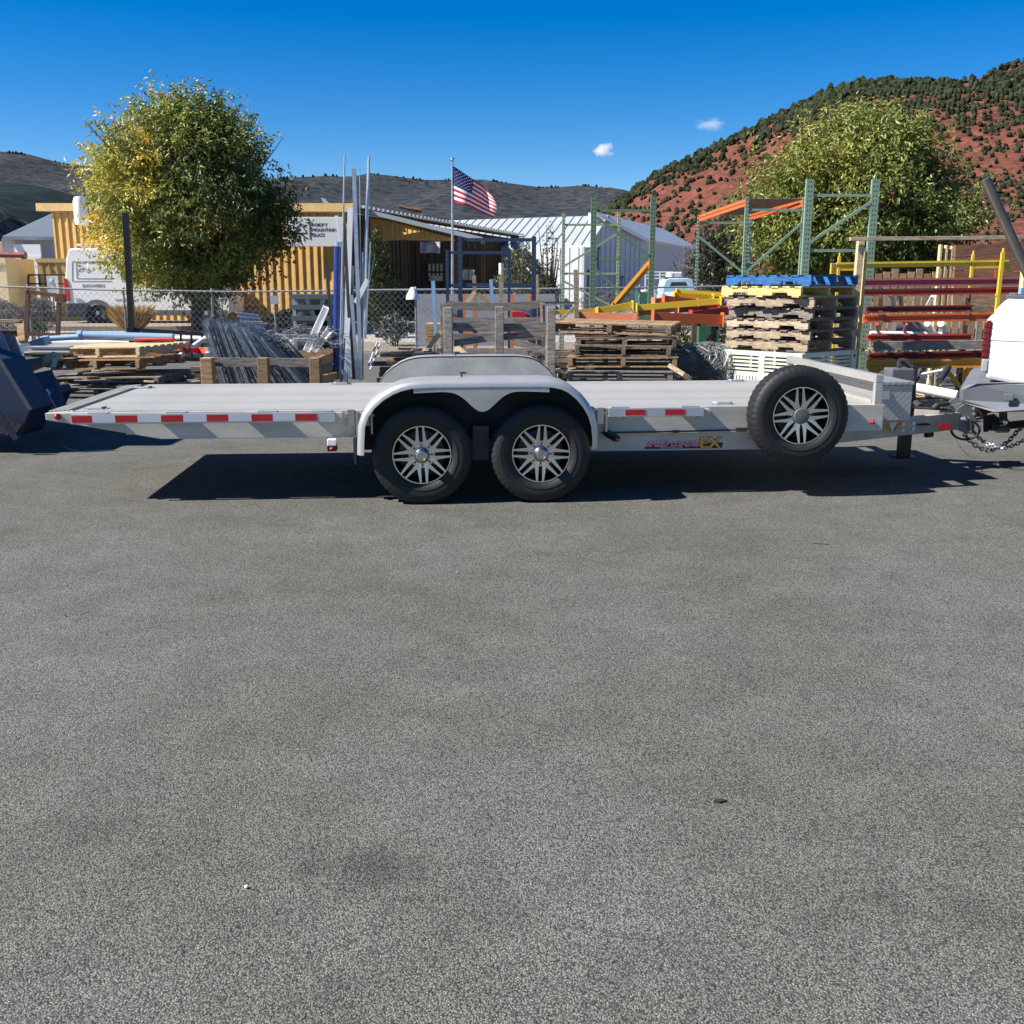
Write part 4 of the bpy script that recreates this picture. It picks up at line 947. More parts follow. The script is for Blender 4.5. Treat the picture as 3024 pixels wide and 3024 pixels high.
# ================================================================== VEHICLES, FLAG, FENCE
# ---- work van
def van():
    Yv = 38.5; zb = .15; base = A(283, 950, Yv); base.z = zb
    t = thing('work_van', 'white high roof work van with grey lettering parked behind the tree', 'van', base)
    k = mpp(Yv); x0 = A(196,900,Yv).x; zt = A(300,733,Yv).z; Lx = 6.0; wd = 2.0
    X = lambda f: x0+f
    prof = [(0.02,.5),(0,1.1),(.03,1.7),(.14,zt-.35),(.24,zt-.06),(.36,zt),(4.3,zt),(4.75,zt-.1),(5.45,1.62),(5.98,1.35),(6.05,.95),(6.02,.5)]
    MB().prism([(X(a), Yv, z) for a, z in prof][::-1], (0, wd, 0)).build('body', M_WHITE, t, bevel=.05)
    MB().prism([(X(a), Yv-.015, z) for a, z in ((.02,.42),(.02,.86),(.72,.86),(.72,.42))][::-1], (0,.014,0)).build('side_cladding', M_GPL, t)
    MB().prism([(X(a), Yv-.015, z) for a, z in ((1.8,.42),(1.8,.62),(5.9,.62),(5.9,.42))][::-1], (0,.014,0)).build('side_cladding', M_GPL, t)
    MB().bx(X(-.06), X(.03), Yv+.1, Yv+wd-.1, .35, .75).build('bumper', M_GPL, t, bevel=.03)
    MB().prism([(X(a), Yv-.03, z) for a, z in ((-.005,.95),(-.01,1.3),(.02,1.75),(.1,1.75),(.16,1.5),(.17,.95))][::-1], (0,.1,0)).build('tail_lamp', mat('lamp red', (.5,.01,.015), .2), t)
    for xw in (1.13, 5.15):
        n = 20; arch = [(X(xw+.62*math.cos(math.pi*i/n)), Yv-.03, .34+.66*math.sin(math.pi*i/n)) for i in range(n+1)]+[(X(xw+.47*math.cos(math.pi*i/n)), Yv-.03, .34+.5*math.sin(math.pi*i/n)) for i in range(n, -1, -1)]
        MB().prism(arch[::-1], (0,.06,0)).build('wheel_arch', M_GPL, t)
        MB().lathe([(.47,0),(.47,.3),(0,.3)], (X(xw), Yv-.012, .42), (0,1,0), 24).build('wheel_well', M_BLKM, t)
        w = MB().lathe([(.16,.0),(.2,-.03),(.31,-.05),(.345,-.02),(.35,.1),(.35,.22),(.16,.22)], (X(xw), Yv-.01, zb+.35), (0,1,0), 28, closed=True).build('wheel', M_RUB, t, smooth=40)
        MB().lathe([(.165,.02),(.165,.0),(.14,.01),(.08,0),(.06,-.03),(0,-.03)], (X(xw), Yv-.01, zb+.35), (0,1,0), 24).build('rim', M_GALV, w, smooth=30)
    f = MB()
    q = lambda x, y: V((A(x,y,Yv).x, Yv-.006, A(x,y,Yv).z))
    for a, b in (((213,772),(213,830)),((213,772),(330,772)),((213,830),(330,830)),((225,776),(227,822)),((225,776),(330,776)),((227,822),(330,822))): f.bar(q(*a), q(*b), .01, .012, (0,0,1))
    f.build('panel_line', M_GINK, t)
    lg = MB(); pts = [(230,802),(246,789),(263,806),(270,800),(258,796),(247,808)]
    for a, b in (((231,801),(239,791)),((239,791),(243,797)),((243,797),(247,789)),((247,789),(259,805)),((259,805),(268,798)),((268,798),(262,793)),((262,793),(258,797)),((231,801),(240,800)),((240,800),(246,797))): lg.bar(q(*a), q(*b), .01, .016)
    lg.build('mountain_emblem', M_GINK, t)
    text('SHOWERS', .15, M_GINK, t, q(243, 848), (1,0,0), (0,0,1), 'van_lettering', .002, 1.15, 0, .003)
    text('WINDOWS  MIRRORS', .14, M_GINK, t, q(340, 890), (1,0,0), (0,0,1), 'van_lettering', .002, 1.15)
    MB().bx(X(2.1), X(3.5), Yv-.012, Yv-.002, 1.7, 2.3).build('side_window', M_GLASS, t)
    MB().prism([(X(a), Yv-.012, z) for a, z in ((4.3,1.6),(4.3,2.2),(4.75,2.2),(5.2,1.65))][::-1], (0,.01,0)).build('side_window', M_GLASS, t)
    rk = MB()
    for a in (.6, 1.8, 3.0): rk.bar((X(a),Yv+.1,zt+.1),(X(a),Yv+wd-.1,zt+.1),.05,.05)
    rk.bar((X(.5),Yv+.15,zt+.14),(X(3.4),Yv+.15,zt+.14),.05,.05); rk.build('roof_rack', M_WHITE, t)
van()
# ---- old blue pickup beyond the fence, white box truck behind it
t = thing('old_pickup', 'old pale blue pickup with a rusty roof seen from behind', 'truck', G(2005, 905))
Yo = 38.; o = A(2005, 835, Yo); k = mpp(Yo)
zz = lambda y: A(2005, y, Yo).z
M_OLD = mat('faded blue paint', (.35,.5,.62), .55, var=.15, scale=4, dirt=.5, dirtcol=(.4,.3,.25))
xl, xr = A(1958,835,Yo).x, A(2053,835,Yo).x
MB().prism([(xl,Yo,.5),(xr,Yo,.5),(xr,Yo,zz(850)),(xr-.08,Yo,zz(826)),(xr-.25,Yo,zz(821)),(xl+.25,Yo,zz(821)),(xl+.08,Yo,zz(826)),(xl,Yo,zz(850))], (0,1.4,0)).build('cab', M_OLD, t, bevel=.04)
MB().prism([(xl+.24,Yo-.012,zz(847)),(xr-.28,Yo-.012,zz(847)),(xr-.34,Yo-.012,zz(833)),(xl+.3,Yo-.012,zz(833))], (0,.01,0)).build('rear_window', M_GLASS, t)
MB().bx(xl+.05, xr-.05, Yo-2.2, Yo-.03, .45, zz(862)).build('bed', M_OLD, t, bevel=.03)
MB().bx(xl+.1, xr-.1, Yo+.05, Yo+1.3, zz(820.5), zz(820.5)+.03).build('rusty_roof', M_RUST, t)
for x in (xl+.1, xr-.3): MB().lathe([(.33,0),(.36,.03),(.36,.2),(.33,.23),(0,.23)], (x, Yo-1.2, .36), (1,0,0), 20).build('wheel', M_RUB, t)
t = thing('box_truck', 'white flatbed truck with stake sides behind the old blue pickup', 'truck', G(1950, 890))
q0, q1 = A(1905, 835, 45), A(2016, 801, 45)
MB().bx(A(1985,835,45).x, q1.x, 45, 47, .9, A(1985,803,45).z).build('cab', M_SIDE, t, bevel=.05); mb = MB()
for px in (1906,1930,1949,1982): mb.bar(A(px,835,45)-V((0,0,.3)), A(px,803,45), .05, .05)
for py in (803, 812, 822): mb.bar(A(1905,py,45), A(1984,py,45), .04, .05)
mb.build('stake_side', M_WHITE, t); MB().bx(q0.x, A(1984,835,45).x, 45.05, 47, .8, 1.3).build('bed', M_SIDE, t)
for px in (1925, 2000): MB().lathe([(.3,0),(.45,.02),(.45,.25),(.3,.27),(0,.27)], A(px,835,45.0)*1.0-V((0,0,A(px,835,45).z-.45)), (0,1,0), 20).build('wheel', M_RUB, t)
single(MB().bx(A(1885,835,37).x, A(1932,835,37).x, 37, 38, 0, A(1900,862,37).z), 'green_bin', mat('green bin paint', (.02,.09,.05), .6), 'dark green bin beyond the fence behind the yellow beams', 'bin', bevel=.03)

# ---- flag on its pole
Yf = 36.0
fp = thing('flagpole', 'tall silver flagpole in front of the workshop', 'flagpole', V((A(1334,835,Yf).x, Yf, 0)))
tp_ = A(1336, 478, Yf); MB().tube((A(1334,835,Yf).x,Yf,0), tp_, .055, 10, .035).build('pole', M_GALV, fp, smooth=40)
MB().lathe([(0,0),(.05,.02),(.07,.07),(.05,.12),(0,.14)], tp_, (0,0,1), 12).build('finial', M_HUB, fp, smooth=True); MB().box(A(1337,488,Yf)-V((0,.05,0)), (.06,.06,.1)).build('pulley', M_GALV, fp)
FT = [(0,(1338,490)),(.35,(1391,525)),(.6,(1424,545)),(.85,(1448,572)),(1,(1454,583))]
FB = [(0,(1338,596)),(.4,(1388,612)),(.7,(1424,629)),(1,(1456,642))]
def curve(C_, u):
    for (a, p), (b, q) in zip(C_, C_[1:]):
        if u <= b: f = (u-a)/(b-a); return V((p[0]+(q[0]-p[0])*f, p[1]+(q[1]-p[1])*f))
def fpt(u, v):                            # v 0 top .. 1 bottom
    a, b = curve(FT, u), curve(FB, u); p = a.lerp(b, v); bulge = 12*math.sin(math.pi*v)*u**3
    dp = .28*math.sin(u*5.2-1.2-v*1.4)*u**.6+.1*math.sin(u*11+v*2.5)*u
    q = A(p.x+bulge, p.y, Yf); return V((q.x, Yf+dp, q.z))
fl = thing('flag', 'flag with red and white stripes and white stars on blue, flying to the right', 'flag', fpt(0,1))
M_FR = mat('flag red cloth', (.42,.012,.03), .85, var=.08); M_FW = mat('flag white cloth', (.72,.72,.72), .85, var=.03); M_FBL = mat('flag blue cloth', (.015,.02,.12), .85, var=.1)
NU = 40; M_STAR = mat('flag star cloth', (.4,.4,.46), .85, var=.03)
for i in range(13):
    u0 = 16 if i < 7 else 0; P = []
    for j in range(4): P.append([fpt(u/NU, (i+j/3)/13) for u in range(u0, NU+1)])
    MB().grid(P).build('stripe', M_FR if i % 2 == 0 else M_FW, fl, smooth=True)
P = [[fpt(u/NU, j/26) for u in range(0, 17)] for j in range(0, 15)]; cn = MB().grid(P).build('canton', M_FBL, fl, smooth=True)
sme = MB()
for r in range(9):
    for c in range(6 if r % 2 == 0 else 5):
        u = (.4/12)*(1+2*c+(r % 2)); v = (7/13)*(r+1)/10; ct = fpt(u, v)+V((0,-.012,0)); pts = []
        for k in range(10): rr = .026 if k % 2 == 0 else .011; pts.append(ct+V((rr*math.sin(k*math.pi/5), 0, rr*math.cos(k*math.pi/5))))
        MB().prism(pts, (0,-.003,0)).build('star', M_STAR, cn)

# ---- chain-link fence
Yc = 24.6
def ftop(px): return interp([(-400,838),(0,846),(300,856),(700,862),(1140,856),(1700,852),(2100,846),(2500,840),(3400,835)], px)
FN = thing('chain_link_fence', 'grey chain-link fence with a top rail along the back of the yard', 'fence', V((0, Yc, 0)))
X0f, X1f = A(-350,835,Yc).x, A(3350,835,Yc).x
pxs = lambda x: 1512+x*3098/Yc
ztop = lambda x: A(pxs(x), ftop(pxs(x)), Yc).z
MB().path([(x, Yc, ztop(x)) for x in [X0f+(X1f-X0f)*i/40 for i in range(41)]], .021, 8).build('top_rail', M_FENCE, FN, smooth=True)
for px in (-240, 78, 361, 622, 807, 1226, 1405, 1655, 1890, 2075, 2330, 2600, 2900, 3200):
    x = A(px,835,Yc).x; MB().tube((x,Yc+.03,-.02),(x,Yc+.03,ztop(x)+.04),.026,8).lathe([(.03,0),(.03,.02),(0,.05)], (x,Yc+.03,ztop(x)+.03), (0,0,1), 8).build('fence_post', M_FENCE, FN, smooth=40)
mv, mf = [], []; DX, DZ = .07, .075; wr = .0026
nx = int((X1f-X0f)/DX)
for i in range(nx):
    x = X0f+i*DX; zt = ztop(x)+.03; nz = int(zt/DZ)
    k0 = len(mv)
    for j in range(nz+1):
        xx = x+(DX if (i+j) % 2 else 0); z = .02+j*DZ; y = Yc-.025+(.004 if j % 2 else -.004)
        mv += [(xx-wr*1.3, y, z), (xx+wr*1.3, y, z), (xx, y+wr*1.8, z)]
    for j in range(nz):
        a = k0+3*j; b = a+3
        mf += [(a,a+1,b+1,b),(a+1,a+2,b+2,b+1),(a+2,a,b,b+2)]
me = bpy.data.meshes.new('wire_mesh'); me.from_pydata(mv, [], mf); me.materials.append(M_FENCE); me.update()
o = bpy.data.objects.new('wire_mesh', me); C.objects.link(o); o.parent = FN; o.location = -ORG[FN.name]; o['kind'] = 'stuff'
# lamp shade and tag on the fence posts
t = thing('lamp_shade', 'white cone lamp shade on a fence post', 'lamp', A(1219, 884, Yc-.1))
MB().lathe([(.03,.28),(.05,.26),(.15,.08),(.16,0),(.13,.0)], A(1219, 884, Yc-.1), (0,0,1), 18).build('shade', M_WHITE, t, smooth=40); MB().tube(A(1226,870,Yc-.08), A(1228,850,Yc-.05), .02, 8).build('socket', M_GALV, t)
q = A(809, 886, Yc-.05); single(MB().bx(q.x-.09, q.x+.11, q.y-.01, q.y+.01, q.z-.09, q.z+.1), 'tag_board', mat('grey tag', (.35,.36,.38), .6), 'small grey tag board on the fence post left of the shelving', 'sign')
# grey screen sheet behind the fence
single(MB().bx(A(1228,835,25).x, A(1640,835,25).x, 25.0, 25.03, .12, A(1300,868,25).z), 'screen_sheet', mat('pale grey sheet', (.3,.3,.33), .8, var=.12, scale=2), 'long pale grey sheet behind the fence below the workshop porch', 'screen')

# ================================================================== THE YARD
# ---- pallets: three notched stringers, seven deck boards, three bottom boards
PAL = {}
def pallet_meshes(m):
    if m.name in PAL: return PAL[m.name]
    st = [(-.6,0),(-.42,0),(-.40,.035),(-.2,.035),(-.18,0),(.18,0),(.2,.035),(.4,.035),(.42,0),(.6,0),(.6,.09),(-.6,.09)]
    a = MB().prism([(x, -.02, z+.018) for x, z in st], (0,.04,0)).mesh('stringer', m)
    b = MB().bx(-.05,.05,-.5,.5,0,.018).mesh('deck_board', m)
    PAL[m.name] = (a, b); return PAL[m.name]
def pallet(label, x, y, z, rz, m, tilt=(0,0), sx=1.0, sy=1.0, group=None, m2=None):
    """deck along local x (stringers 1.2 m along x, boards 1.0 m along y)"""
    t = thing('pallet', label, 'pallet', V((x,y,z)), group, local=True); t.rotation_euler = (R(tilt[0]), R(tilt[1]), R(rz)); t.scale = (sx, sy, 1)
    a, b = pallet_meshes(m); b2 = pallet_meshes(m2)[1] if m2 else b
    def put(n, me, loc): o = bpy.data.objects.new(n, me); C.objects.link(o); o.parent = t; o.location = loc; return o
    for w in (-.47, 0, .47): put('stringer', a, (0, w+rnd.uniform(-.01,.01), 0))
    for i in range(8): o = put('deck_board', b2, (-.55+i*1.1/7+rnd.uniform(-.012,.012), rnd.uniform(-.008,.008), .109)); o.rotation_euler.z = R(rnd.uniform(-.8,.8))
    for i in (-.53, 0, .53): put('bottom_board', b2, (i, 0, -.001))
    return t
# left stack
p = A(368, 1040, 13.4)
pz = A(368, 1017, 13.4).z-.128
pallet('fresh yellow pine pallet on top of the left stack', p.x, p.y, pz, 76, M_WNEW, (-1.5,0), sx=.95, sy=1.22)
pallet('brown pallet second from the top of the left stack', p.x-.06, p.y-.02, pz-.15, 79, M_WBRN, (-1.5,0), sx=.95, sy=1.26)
pallet('dark grey pallet under a log in the left stack', p.x+.0, p.y-.1, pz-.36, 86, M_WGREY, (-1,0), sx=1, sy=1.45)
pallet('lowest dark grey pallet of the left stack, partly behind the deck', p.x-.12, p.y+.05, pz-.52, 83, M_WGREY, (0,0), sx=1, sy=1.45)
single(MB().tube(A(203,1075,13.0), A(250,1082,14.3), .055, 12), 'log', M_WPALE, 'short round log end poking out under the left pallet stack', 'log')
for i in range(14):                       # broken boards around the left stack
    px = rnd.uniform(165, 560); py = rnd.uniform(1095, 1135); q = A(px, py, rnd.uniform(12.2, 14)); a = rnd.uniform(-.5,.5)
    dv_ = V((math.cos(a), math.sin(a), rnd.uniform(-.06,.06)))*rnd.uniform(.2,.55)
    single(MB().bar(q-dv_, q+dv_, .11, .022), 'scrap_board', M_WGREY if i % 3 else M_WPALE, 'grey scrap boards lying loose around the left pallet stack', 'board', 'scrap boards by the left pallets')
# ---- blue hopper and boards in shade at the left edge
t = thing('steel_hopper', 'dark blue steel tipping hopper with a sloping lip at the left picture edge', 'hopper', G(-20, 1290))
hp = [A(-160,1010,9.75), A(0,1062,9.75), A(92,1210,9.75), A(60,1290,9.75), A(-160,1295,9.75)]
for q in hp: q.z = max(q.z, .02)
MB().prism(hp, (0,.5,0)).build('hopper_lip', M_DUMP, t, bevel=.015)
MB().bar(A(0,1062,9.72), A(92,1210,9.72), .03, .04).build('rim', M_SLBL, t)
for i in range(5): MB().bar(A(-10+i*18, 1225+i*6, 9.72), A(-30+i*16, 1270+i*4, 9.72), .04, .05).build('fork_rib', M_BLKM, t)
MB().bar(A(-10,1215,9.6), A(48,1297,9.65), .05, .05).build('skid', M_GPL, t)
MB().bx(-9.6, -6.15, 9.75, 12.0, .15, 2.5).build('hopper_or_shade_body', M_DUMP, t, bevel=.03)  # unseen tall body added left of the view to shade this clutter
for i in range(6): MB().bx(-9.5+i*.6, -9.4+i*.6, 9.65, 9.745, .2, 2.45).build('shade_body_rib', M_DUMP, t)
MB().bx(-9.65, -6.12, 9.64, 12.1, 2.501, 2.6).build('shade_body_rim', M_DUMP, t)
t = thing('steel_hopper', 'small dark blue hopper lying behind the trailer tail', 'hopper', G(140, 1255))
hp = [A(60,1160,10.6), A(108,1155,10.6), A(118,1175,10.6), A(95,1225,10.6), A(70,1250,10.6), A(50,1250,10.6)]
MB().prism(hp, (0,.8,0)).build('hopper_or_shade_body', M_DUMP, t); MB().bar(A(95,1215,10.5), A(143,1165,10.5), .03, .04).bar(A(130,1152,10.5), A(140,1168,10.5), .05, .06).build('handle', M_GALV, t)
def sheet_thing(pts, th, m, name, label, cat): return single(MB().prism([A(*p_) for p_ in pts], (0,th,0)), name, m, label, cat)
sheet_thing([(-60,930,10.35),(5,985,10.35),(58,1113,10.3),(38,1120,10.3),(20,1098,10.3),(-60,1010,10.35)], .03, M_BOARD, 'laminate_board', 'grey mottled laminate board leaning over the blue hopper', 'board')
sheet_thing([(8,992,10.5),(40,990,10.5),(82,1106,10.45),(58,1112,10.45)], .03, mat('marbled board', (.3,.25,.24), .7, var=.35, scale=14), 'marbled_board', 'marbled board leaning just right of the grey laminate board', 'board')
sheet_thing([(35,1115,10.8),(150,1092,11.2),(165,1130,11.1),(195,1200,10.9),(165,1225,10.7),(60,1215,10.7)], .03, M_SLBL, 'slate_sheet', 'slate grey sheet sloping down behind the trailer tail', 'sheet')
sheet_thing([(125,1180,10.45),(145,1172,10.45),(166,1207,10.45),(135,1214,10.45)], .03, M_BOARD, 'plate_offcut', 'pale plate offcut beside the trailer tail', 'plate')
# white and grey trim profiles
for i, (y, m_, lb) in enumerate(((1029, mat('grey trim', (.34,.35,.34), .5), 'grey trim length on top of the pile left of the pallets'), (1041, M_PVCW, 'white trim length under the grey one left of the pallets'), (1047, M_GPL, 'dark trim length at the bottom left of the pallets'))):
    mb = MB(); px_bar(mb, (85, y), (205, y), 13.0, .25, .05); mb.bar(A(85, y-3, 12.86), A(205, y-3, 12.86), .02, .02); single(mb, 'trim_profile', m_, lb, 'trim')
sheet_thing([(70,1062,12.6),(140,1052,12.9),(138,1078,12.9),(80,1102,12.5)], .12, mat('olive sheet', (.1,.105,.08), .6), 'folded_sheet', 'dark olive folded sheet left of the pallet stack', 'sheet')
single(MB().path([A(137,1083,12.4), A(140,1065,12.4), A(160,1050,12.4), A(182,1055,12.4)], [.05,.06,.05,.04], 8), 'foam_bolster', M_WNEW, 'curved tan foam piece beside the pallet stack', 'foam', smooth=True)
single(MB().hexa([A(150,1085,12.3),A(165,1085,12.3),A(165,1085,12.4),A(150,1085,12.4),A(155,1058,12.3),A(172,1055,12.3),A(172,1055,12.4),A(155,1058,12.4)]), 'foam_block', M_PVCW, 'white block beside the curved foam piece', 'block')
# timber post and beam at the far left
t = thing('timber_stand', 'pale and brown timber stand at the left picture edge', 'stand', G(65, 1060))
MB().bar(A(-60,946,13.5), A(66,948,13.5), .12, .03).build('top_board', M_WPALE, t); MB().bar(A(65,953,13.5), A(68,1010,13.4), .1, .09, (1,0,0)).build('post', M_WBRN, t); MB().bar(A(-60,985,13.6), A(54,985,13.6), .06, .08).build('rail', M_WGREY, t)
# tilted brown frame
mb = MB(); Yq = 14.2
for a, b in (((83,858),(78,1000)),((83,861),(182,874)),((174,895),(171,992)),((78,985),(172,990))): px_bar(mb, a, b, Yq, .05, .05)
mb.box(A(178,880,Yq), (.12,.08,.1)); single(mb, 'angle_frame', M_RUST, 'rusty brown square tube frame tilted against the fence', 'frame')
# blue pipes
def pipe(a, b, Y, r, m, label, Y2=None, name='pipe', cols=(), cat='pipe', group=None):
    A1, B1 = A(*a, Y), A(*b, Y2 or Y); mb = MB().tube(A1, B1, r, 14)
    for f in cols: c = A1.lerp(B1, f); dd = (B1-A1).normalized()*r*.5; mb.tube(c-dd, c+dd, r*1.18, 14)
    return single(mb, name, m, label, cat, group, smooth=40)
pipe((232,990), (512,998), 14.0, .058, M_PVCB, 'thick blue pipe lying behind the left pallets', cols=(.02,))
pipe((128,1001), (236,995), 13.9, .038, M_PVCB, 'thin blue pipe at the left end of the thick one', cols=(.04,.12,.95))
pipe((400,1004), (512,1003), 13.7, .035, mat('red hose', (.4,.03,.02), .5), 'red hose under the thick blue pipe')
mb = MB(); px_bar(mb, (50,1035), (140,1005), 13.6, .2, .1); single(mb, 'blue_channel', M_PVCB, 'pale blue channel sloping at the left', 'channel')
for i, (y0, y1, m_, lb) in enumerate(((1000,1001,M_PVCW,'white pipe behind the left pallets, uppermost'), (1012,1010,mat('grey pipe', (.3,.31,.32), .5),'grey pipe under the uppermost white pipe'), (1018,1016,M_PVCW,'white pipe below the grey pipe behind the wire panels'))): pipe((500,y0), (640,y1), 14.4+.1*i, .04, m_, lb)
pipe((530,1052),(600,1003), 13.6, .035, M_PVCW, 'white pole slanting up beside the left pallets', 14.0)
for i, (px, Yp) in enumerate(((260,14.7),(430,14.6),(470,14.8))):
    q = A(px, 1000, Yp); q = A(px, [1018,1035,1052][i], Yp); single(MB().box(q, (1.4,.5,.1)), 'foam_slab', M_PVCW, ['white foam slab behind the left pallets near the blue pipe','white foam slab right of the left pallets','low white slab behind the left pallets'][i], 'slab')
P = [[A(522+84*i/8, 1027+16*j/3+2*math.sin(i*1.7+j), 13.7+.1*math.cos(i)) for i in range(9)] for j in range(4)]
single(MB().grid(P[::-1]), 'safety_mesh', mat('orange red mesh', (.75,.06,.02), .7, var=.3, scale=25), 'bright orange red safety mesh rolled up by the wire panels', 'mesh')
# black gate panel with a tall post
t = thing('gate_panel', 'black steel gate panel with a tall post left of the wire panels', 'gate', V((A(371,835,14.3).x, 14.3, 0)))
MB().bar(A(371,628,14.3), V((A(372,835,14.3).x,14.3,0)), .07, .07).build('post', M_BLK, t); Ym = 14.3
MB().bar(A(374,972,Ym), A(602,987,Ym), .04, .05).bar(A(374,1055,Ym), A(602,1062,Ym), .04, .05).build('rail', M_BLK, t)
for i in range(7): MB().bar(A(410+i*31, 975+i*2, Ym), A(412+i*31, 1058+i, Ym), .025, .025).build('picket', M_BLK, t)

# ---- timber bunk holding leaning wire panels
t = thing('timber_bunk', 'brown timber bunk frame holding the leaning wire panels', 'bunk', G(780, 1290))
for px, w in ((612,.135),(777,.12),(930,.12)): q = A(px, 1056, 11.9); MB().bar((q.x,11.9,0), q, w, w, (1,0,0)).build('post', M_WBRN, t, bevel=.006)
MB().bar(A(632,1069,12.0), A(918,1071,12.0), .04, .1).build('front_rail', M_WGREY, t)
MB().bar(A(944,1066,11.9), A(1014,1040,13.9), .04, .1).build('side_rail', M_WBRN, t); MB().bar(A(860,1048,13.95), A(1014,1040,13.95), .04, .1).build('back_rail', M_WBRN, t)
MB().bar(A(950,1120,11.9), A(1015,1105,13.4), .04, .09).build('side_rail', M_WBRN, t)
q = A(1012,1034,13.9); MB().bar((q.x,13.9,0), q, .1, .1).build('post', M_WBRN, t)
wp = MB(); n1, n2 = 12, 9
for i in range(n1+1): z = 1.15*i/n1; wp.bar((0,0,z),(0,1.05,z), .006, .006)
for i in range(n2+1): y = 1.05*i/n2; wp.bar((.004,y,0),(.004,y,1.15), .007, .007)
for y in (.05, .52, 1.0): wp.bar((.01,y,0),(.01,y,1.15), .014, .022)
wme = wp.mesh('mesh_grating', mat('zinc wire', (.3,.32,.34), .45, .55, var=.4, scale=5, objvar=.5))
for i in range(22):
    f = i/21; tx = A(598+185*f, 835, 12.4).x; bx_ = A(650+330*f**1.15, 835, 12.3).x
    o = bpy.data.objects.new('mesh_grating', wme); C.objects.link(o)
    ztop_ = A(600, 945+60*f**2+rnd.uniform(-4,4), 12.3).z; dx = bx_-tx; zb = .06
    o.location = (bx_, 12.15+rnd.uniform(-.05,.08), zb); ang = math.atan2(dx, ztop_-zb); o.rotation_euler = (rnd.uniform(-.02,.02), -ang, rnd.uniform(-.05,.05)); o.scale = (1, 1, math.hypot(dx, ztop_-zb)/1.15)
    tag(o, 'zinc wire deck panels leaning side by side in the timber bunk', 'wire panel', 'leaning wire deck panels')
t = thing('wire_basket', 'small chrome wire basket on top of the leaning panels', 'basket', A(735, 945, 12.6)); mb = MB()
for i in range(11): px = 703+i*6; mb.bar(A(px-4,922+i*.6,12.6), A(px+10,948,12.3), .008, .008)
for a, b in (((695,922),(765,930)),((700,933),(770,941)),((708,948),(775,950))): mb.bar(A(*a,12.6), A(*b,12.6), .012, .012)
mb.build('wires', M_CHROME, t)
mb = MB()                                  # loose tangle draped over the bunk
for i in range(60):
    px, py = rnd.uniform(760,960), rnd.uniform(985,1030); pts_ = [A(px+j*rnd.uniform(8,16), py+12*math.sin(j*.8+i)+rnd.uniform(-3,3)-j*3, 12.3+rnd.uniform(-.15,.25)) for j in range(7)]
    mb.path(pts_, .0024, 4)
o = single(mb, 'wire_tangle', M_FENCE, 'loose grey wire tangle draped over the right end of the bunk', 'wire'); o['kind'] = 'stuff'
for i, (a, b, w) in enumerate((((965,907),(905,1040),.075),((975,972),(925,1040),.07),((790,993),(938,996),.05),((775,1030),(880,1135),.05),((985,965),(955,1000),.08))):
    mb = MB(); A1, B1 = A(*a, 13.1), A(*b, 12.6); mb.bar(A1, B1, w, .012, (0,1,0)); dd = (B1-A1).normalized(); sd = dd.cross(V((0,1,0))).normalized()
    for sg_ in (-1, 1): mb.bar(A1+sd*sg_*w/2-V((0,.02,0)), B1+sd*sg_*w/2-V((0,.02,0)), .008, .05, (0,1,0))
    single(mb, 'gutter_length', M_GALV if i in (2,3) else M_PVCW, ['long white channel leaning behind the bunk','shorter white channel leaning beside the long one','silver channel lying flat across the bunk','grey channel sloping down inside the bunk','stubby white channel nearest the blue pipes'][i], 'channel')
# dark shelving beyond the fence
t = thing('shelf_unit', 'dark shelving unit filled with clear parts behind the bunk', 'shelf', V((A(925,835,15.5).x, 15.5, 0)))
for px in (868, 984): q = A(px, 874, 15.5); MB().bar((q.x,15.5,0), q, .05, .05).build('post', M_GALV, t)
for py in (876, 906, 938, 968): q0, q1 = A(868,py,15.5), A(986,py,15.5); MB().bx(q0.x, q1.x, 15.3, 15.9, q0.z-.035, q0.z+.035).build('shelf', M_GPL, t)
MB().bx(A(868,835,15.9).x, A(986,835,15.9).x, 15.95, 15.97, .1, A(900,876,15.95).z).build('back', M_BLKM, t)
for i in range(9):
    px = 876+i*12+rnd.uniform(-3,3); py = [903, 935, 965][i % 3]; q = A(px, py, 15.4); single(MB().bar(q, q+V((rnd.uniform(-.03,.03),0,rnd.uniform(.06,.13))), .06, .04, (0,1,0)), 'spare_part', M_PVCW if i % 2 else M_GALV, 'small pale parts standing on the dark shelves', 'part', 'parts on the dark shelves')
# ---- lengths of pipe and strut standing upright
def pole(a, b, Y, w, m, label, kind='tube', Y2=None, name='pole', holes=False):
    A1, B1 = A(*a, Y), A(*b, Y2 or Y); mb = MB()
    if kind == 'tube': mb.tube(A1, B1, w/2, 10)
    elif kind == 'angle': mb.bar(A1, B1, w, .006, (0,1,0)); d_ = (B1-A1).normalized(); s_ = d_.cross(V((0,1,0))).normalized(); mb.bar(A1+s_*w/2+V((0,.02,0)), B1+s_*w/2+V((0,.02,0)), .006, .05, (0,1,0))
    else: mb.bar(A1, B1, w, .03, (0,1,0))
    if not holes: return single(mb, name, m, label, 'pole', smooth=40)
    t_ = thing(name, label, 'pole', B1); mb.build('strut_web', m, t_)
    N_ = int((B1-A1).length/.075); s2 = None
    hm = MB().lathe([(.011,0),(.011,-.002),(0,-.002)], (0,0,0), (0,1,0), 8).mesh('hole', M_BLK)
    for i in range(N_): o = bpy.data.objects.new('hole', hm); C.objects.link(o); o.parent = t_; o.location = A1.lerp(B1, (i+.5)/N_)-B1-V((0,.006,0))
pole((997,726),(992,1118), 12.9, .088, M_NAVY, 'thick dark blue pipe standing upright behind the trailer')
pole((999,712),(998,728), 12.9, .094, M_GALV, 'grey coupling on top of the thick dark blue pipe')
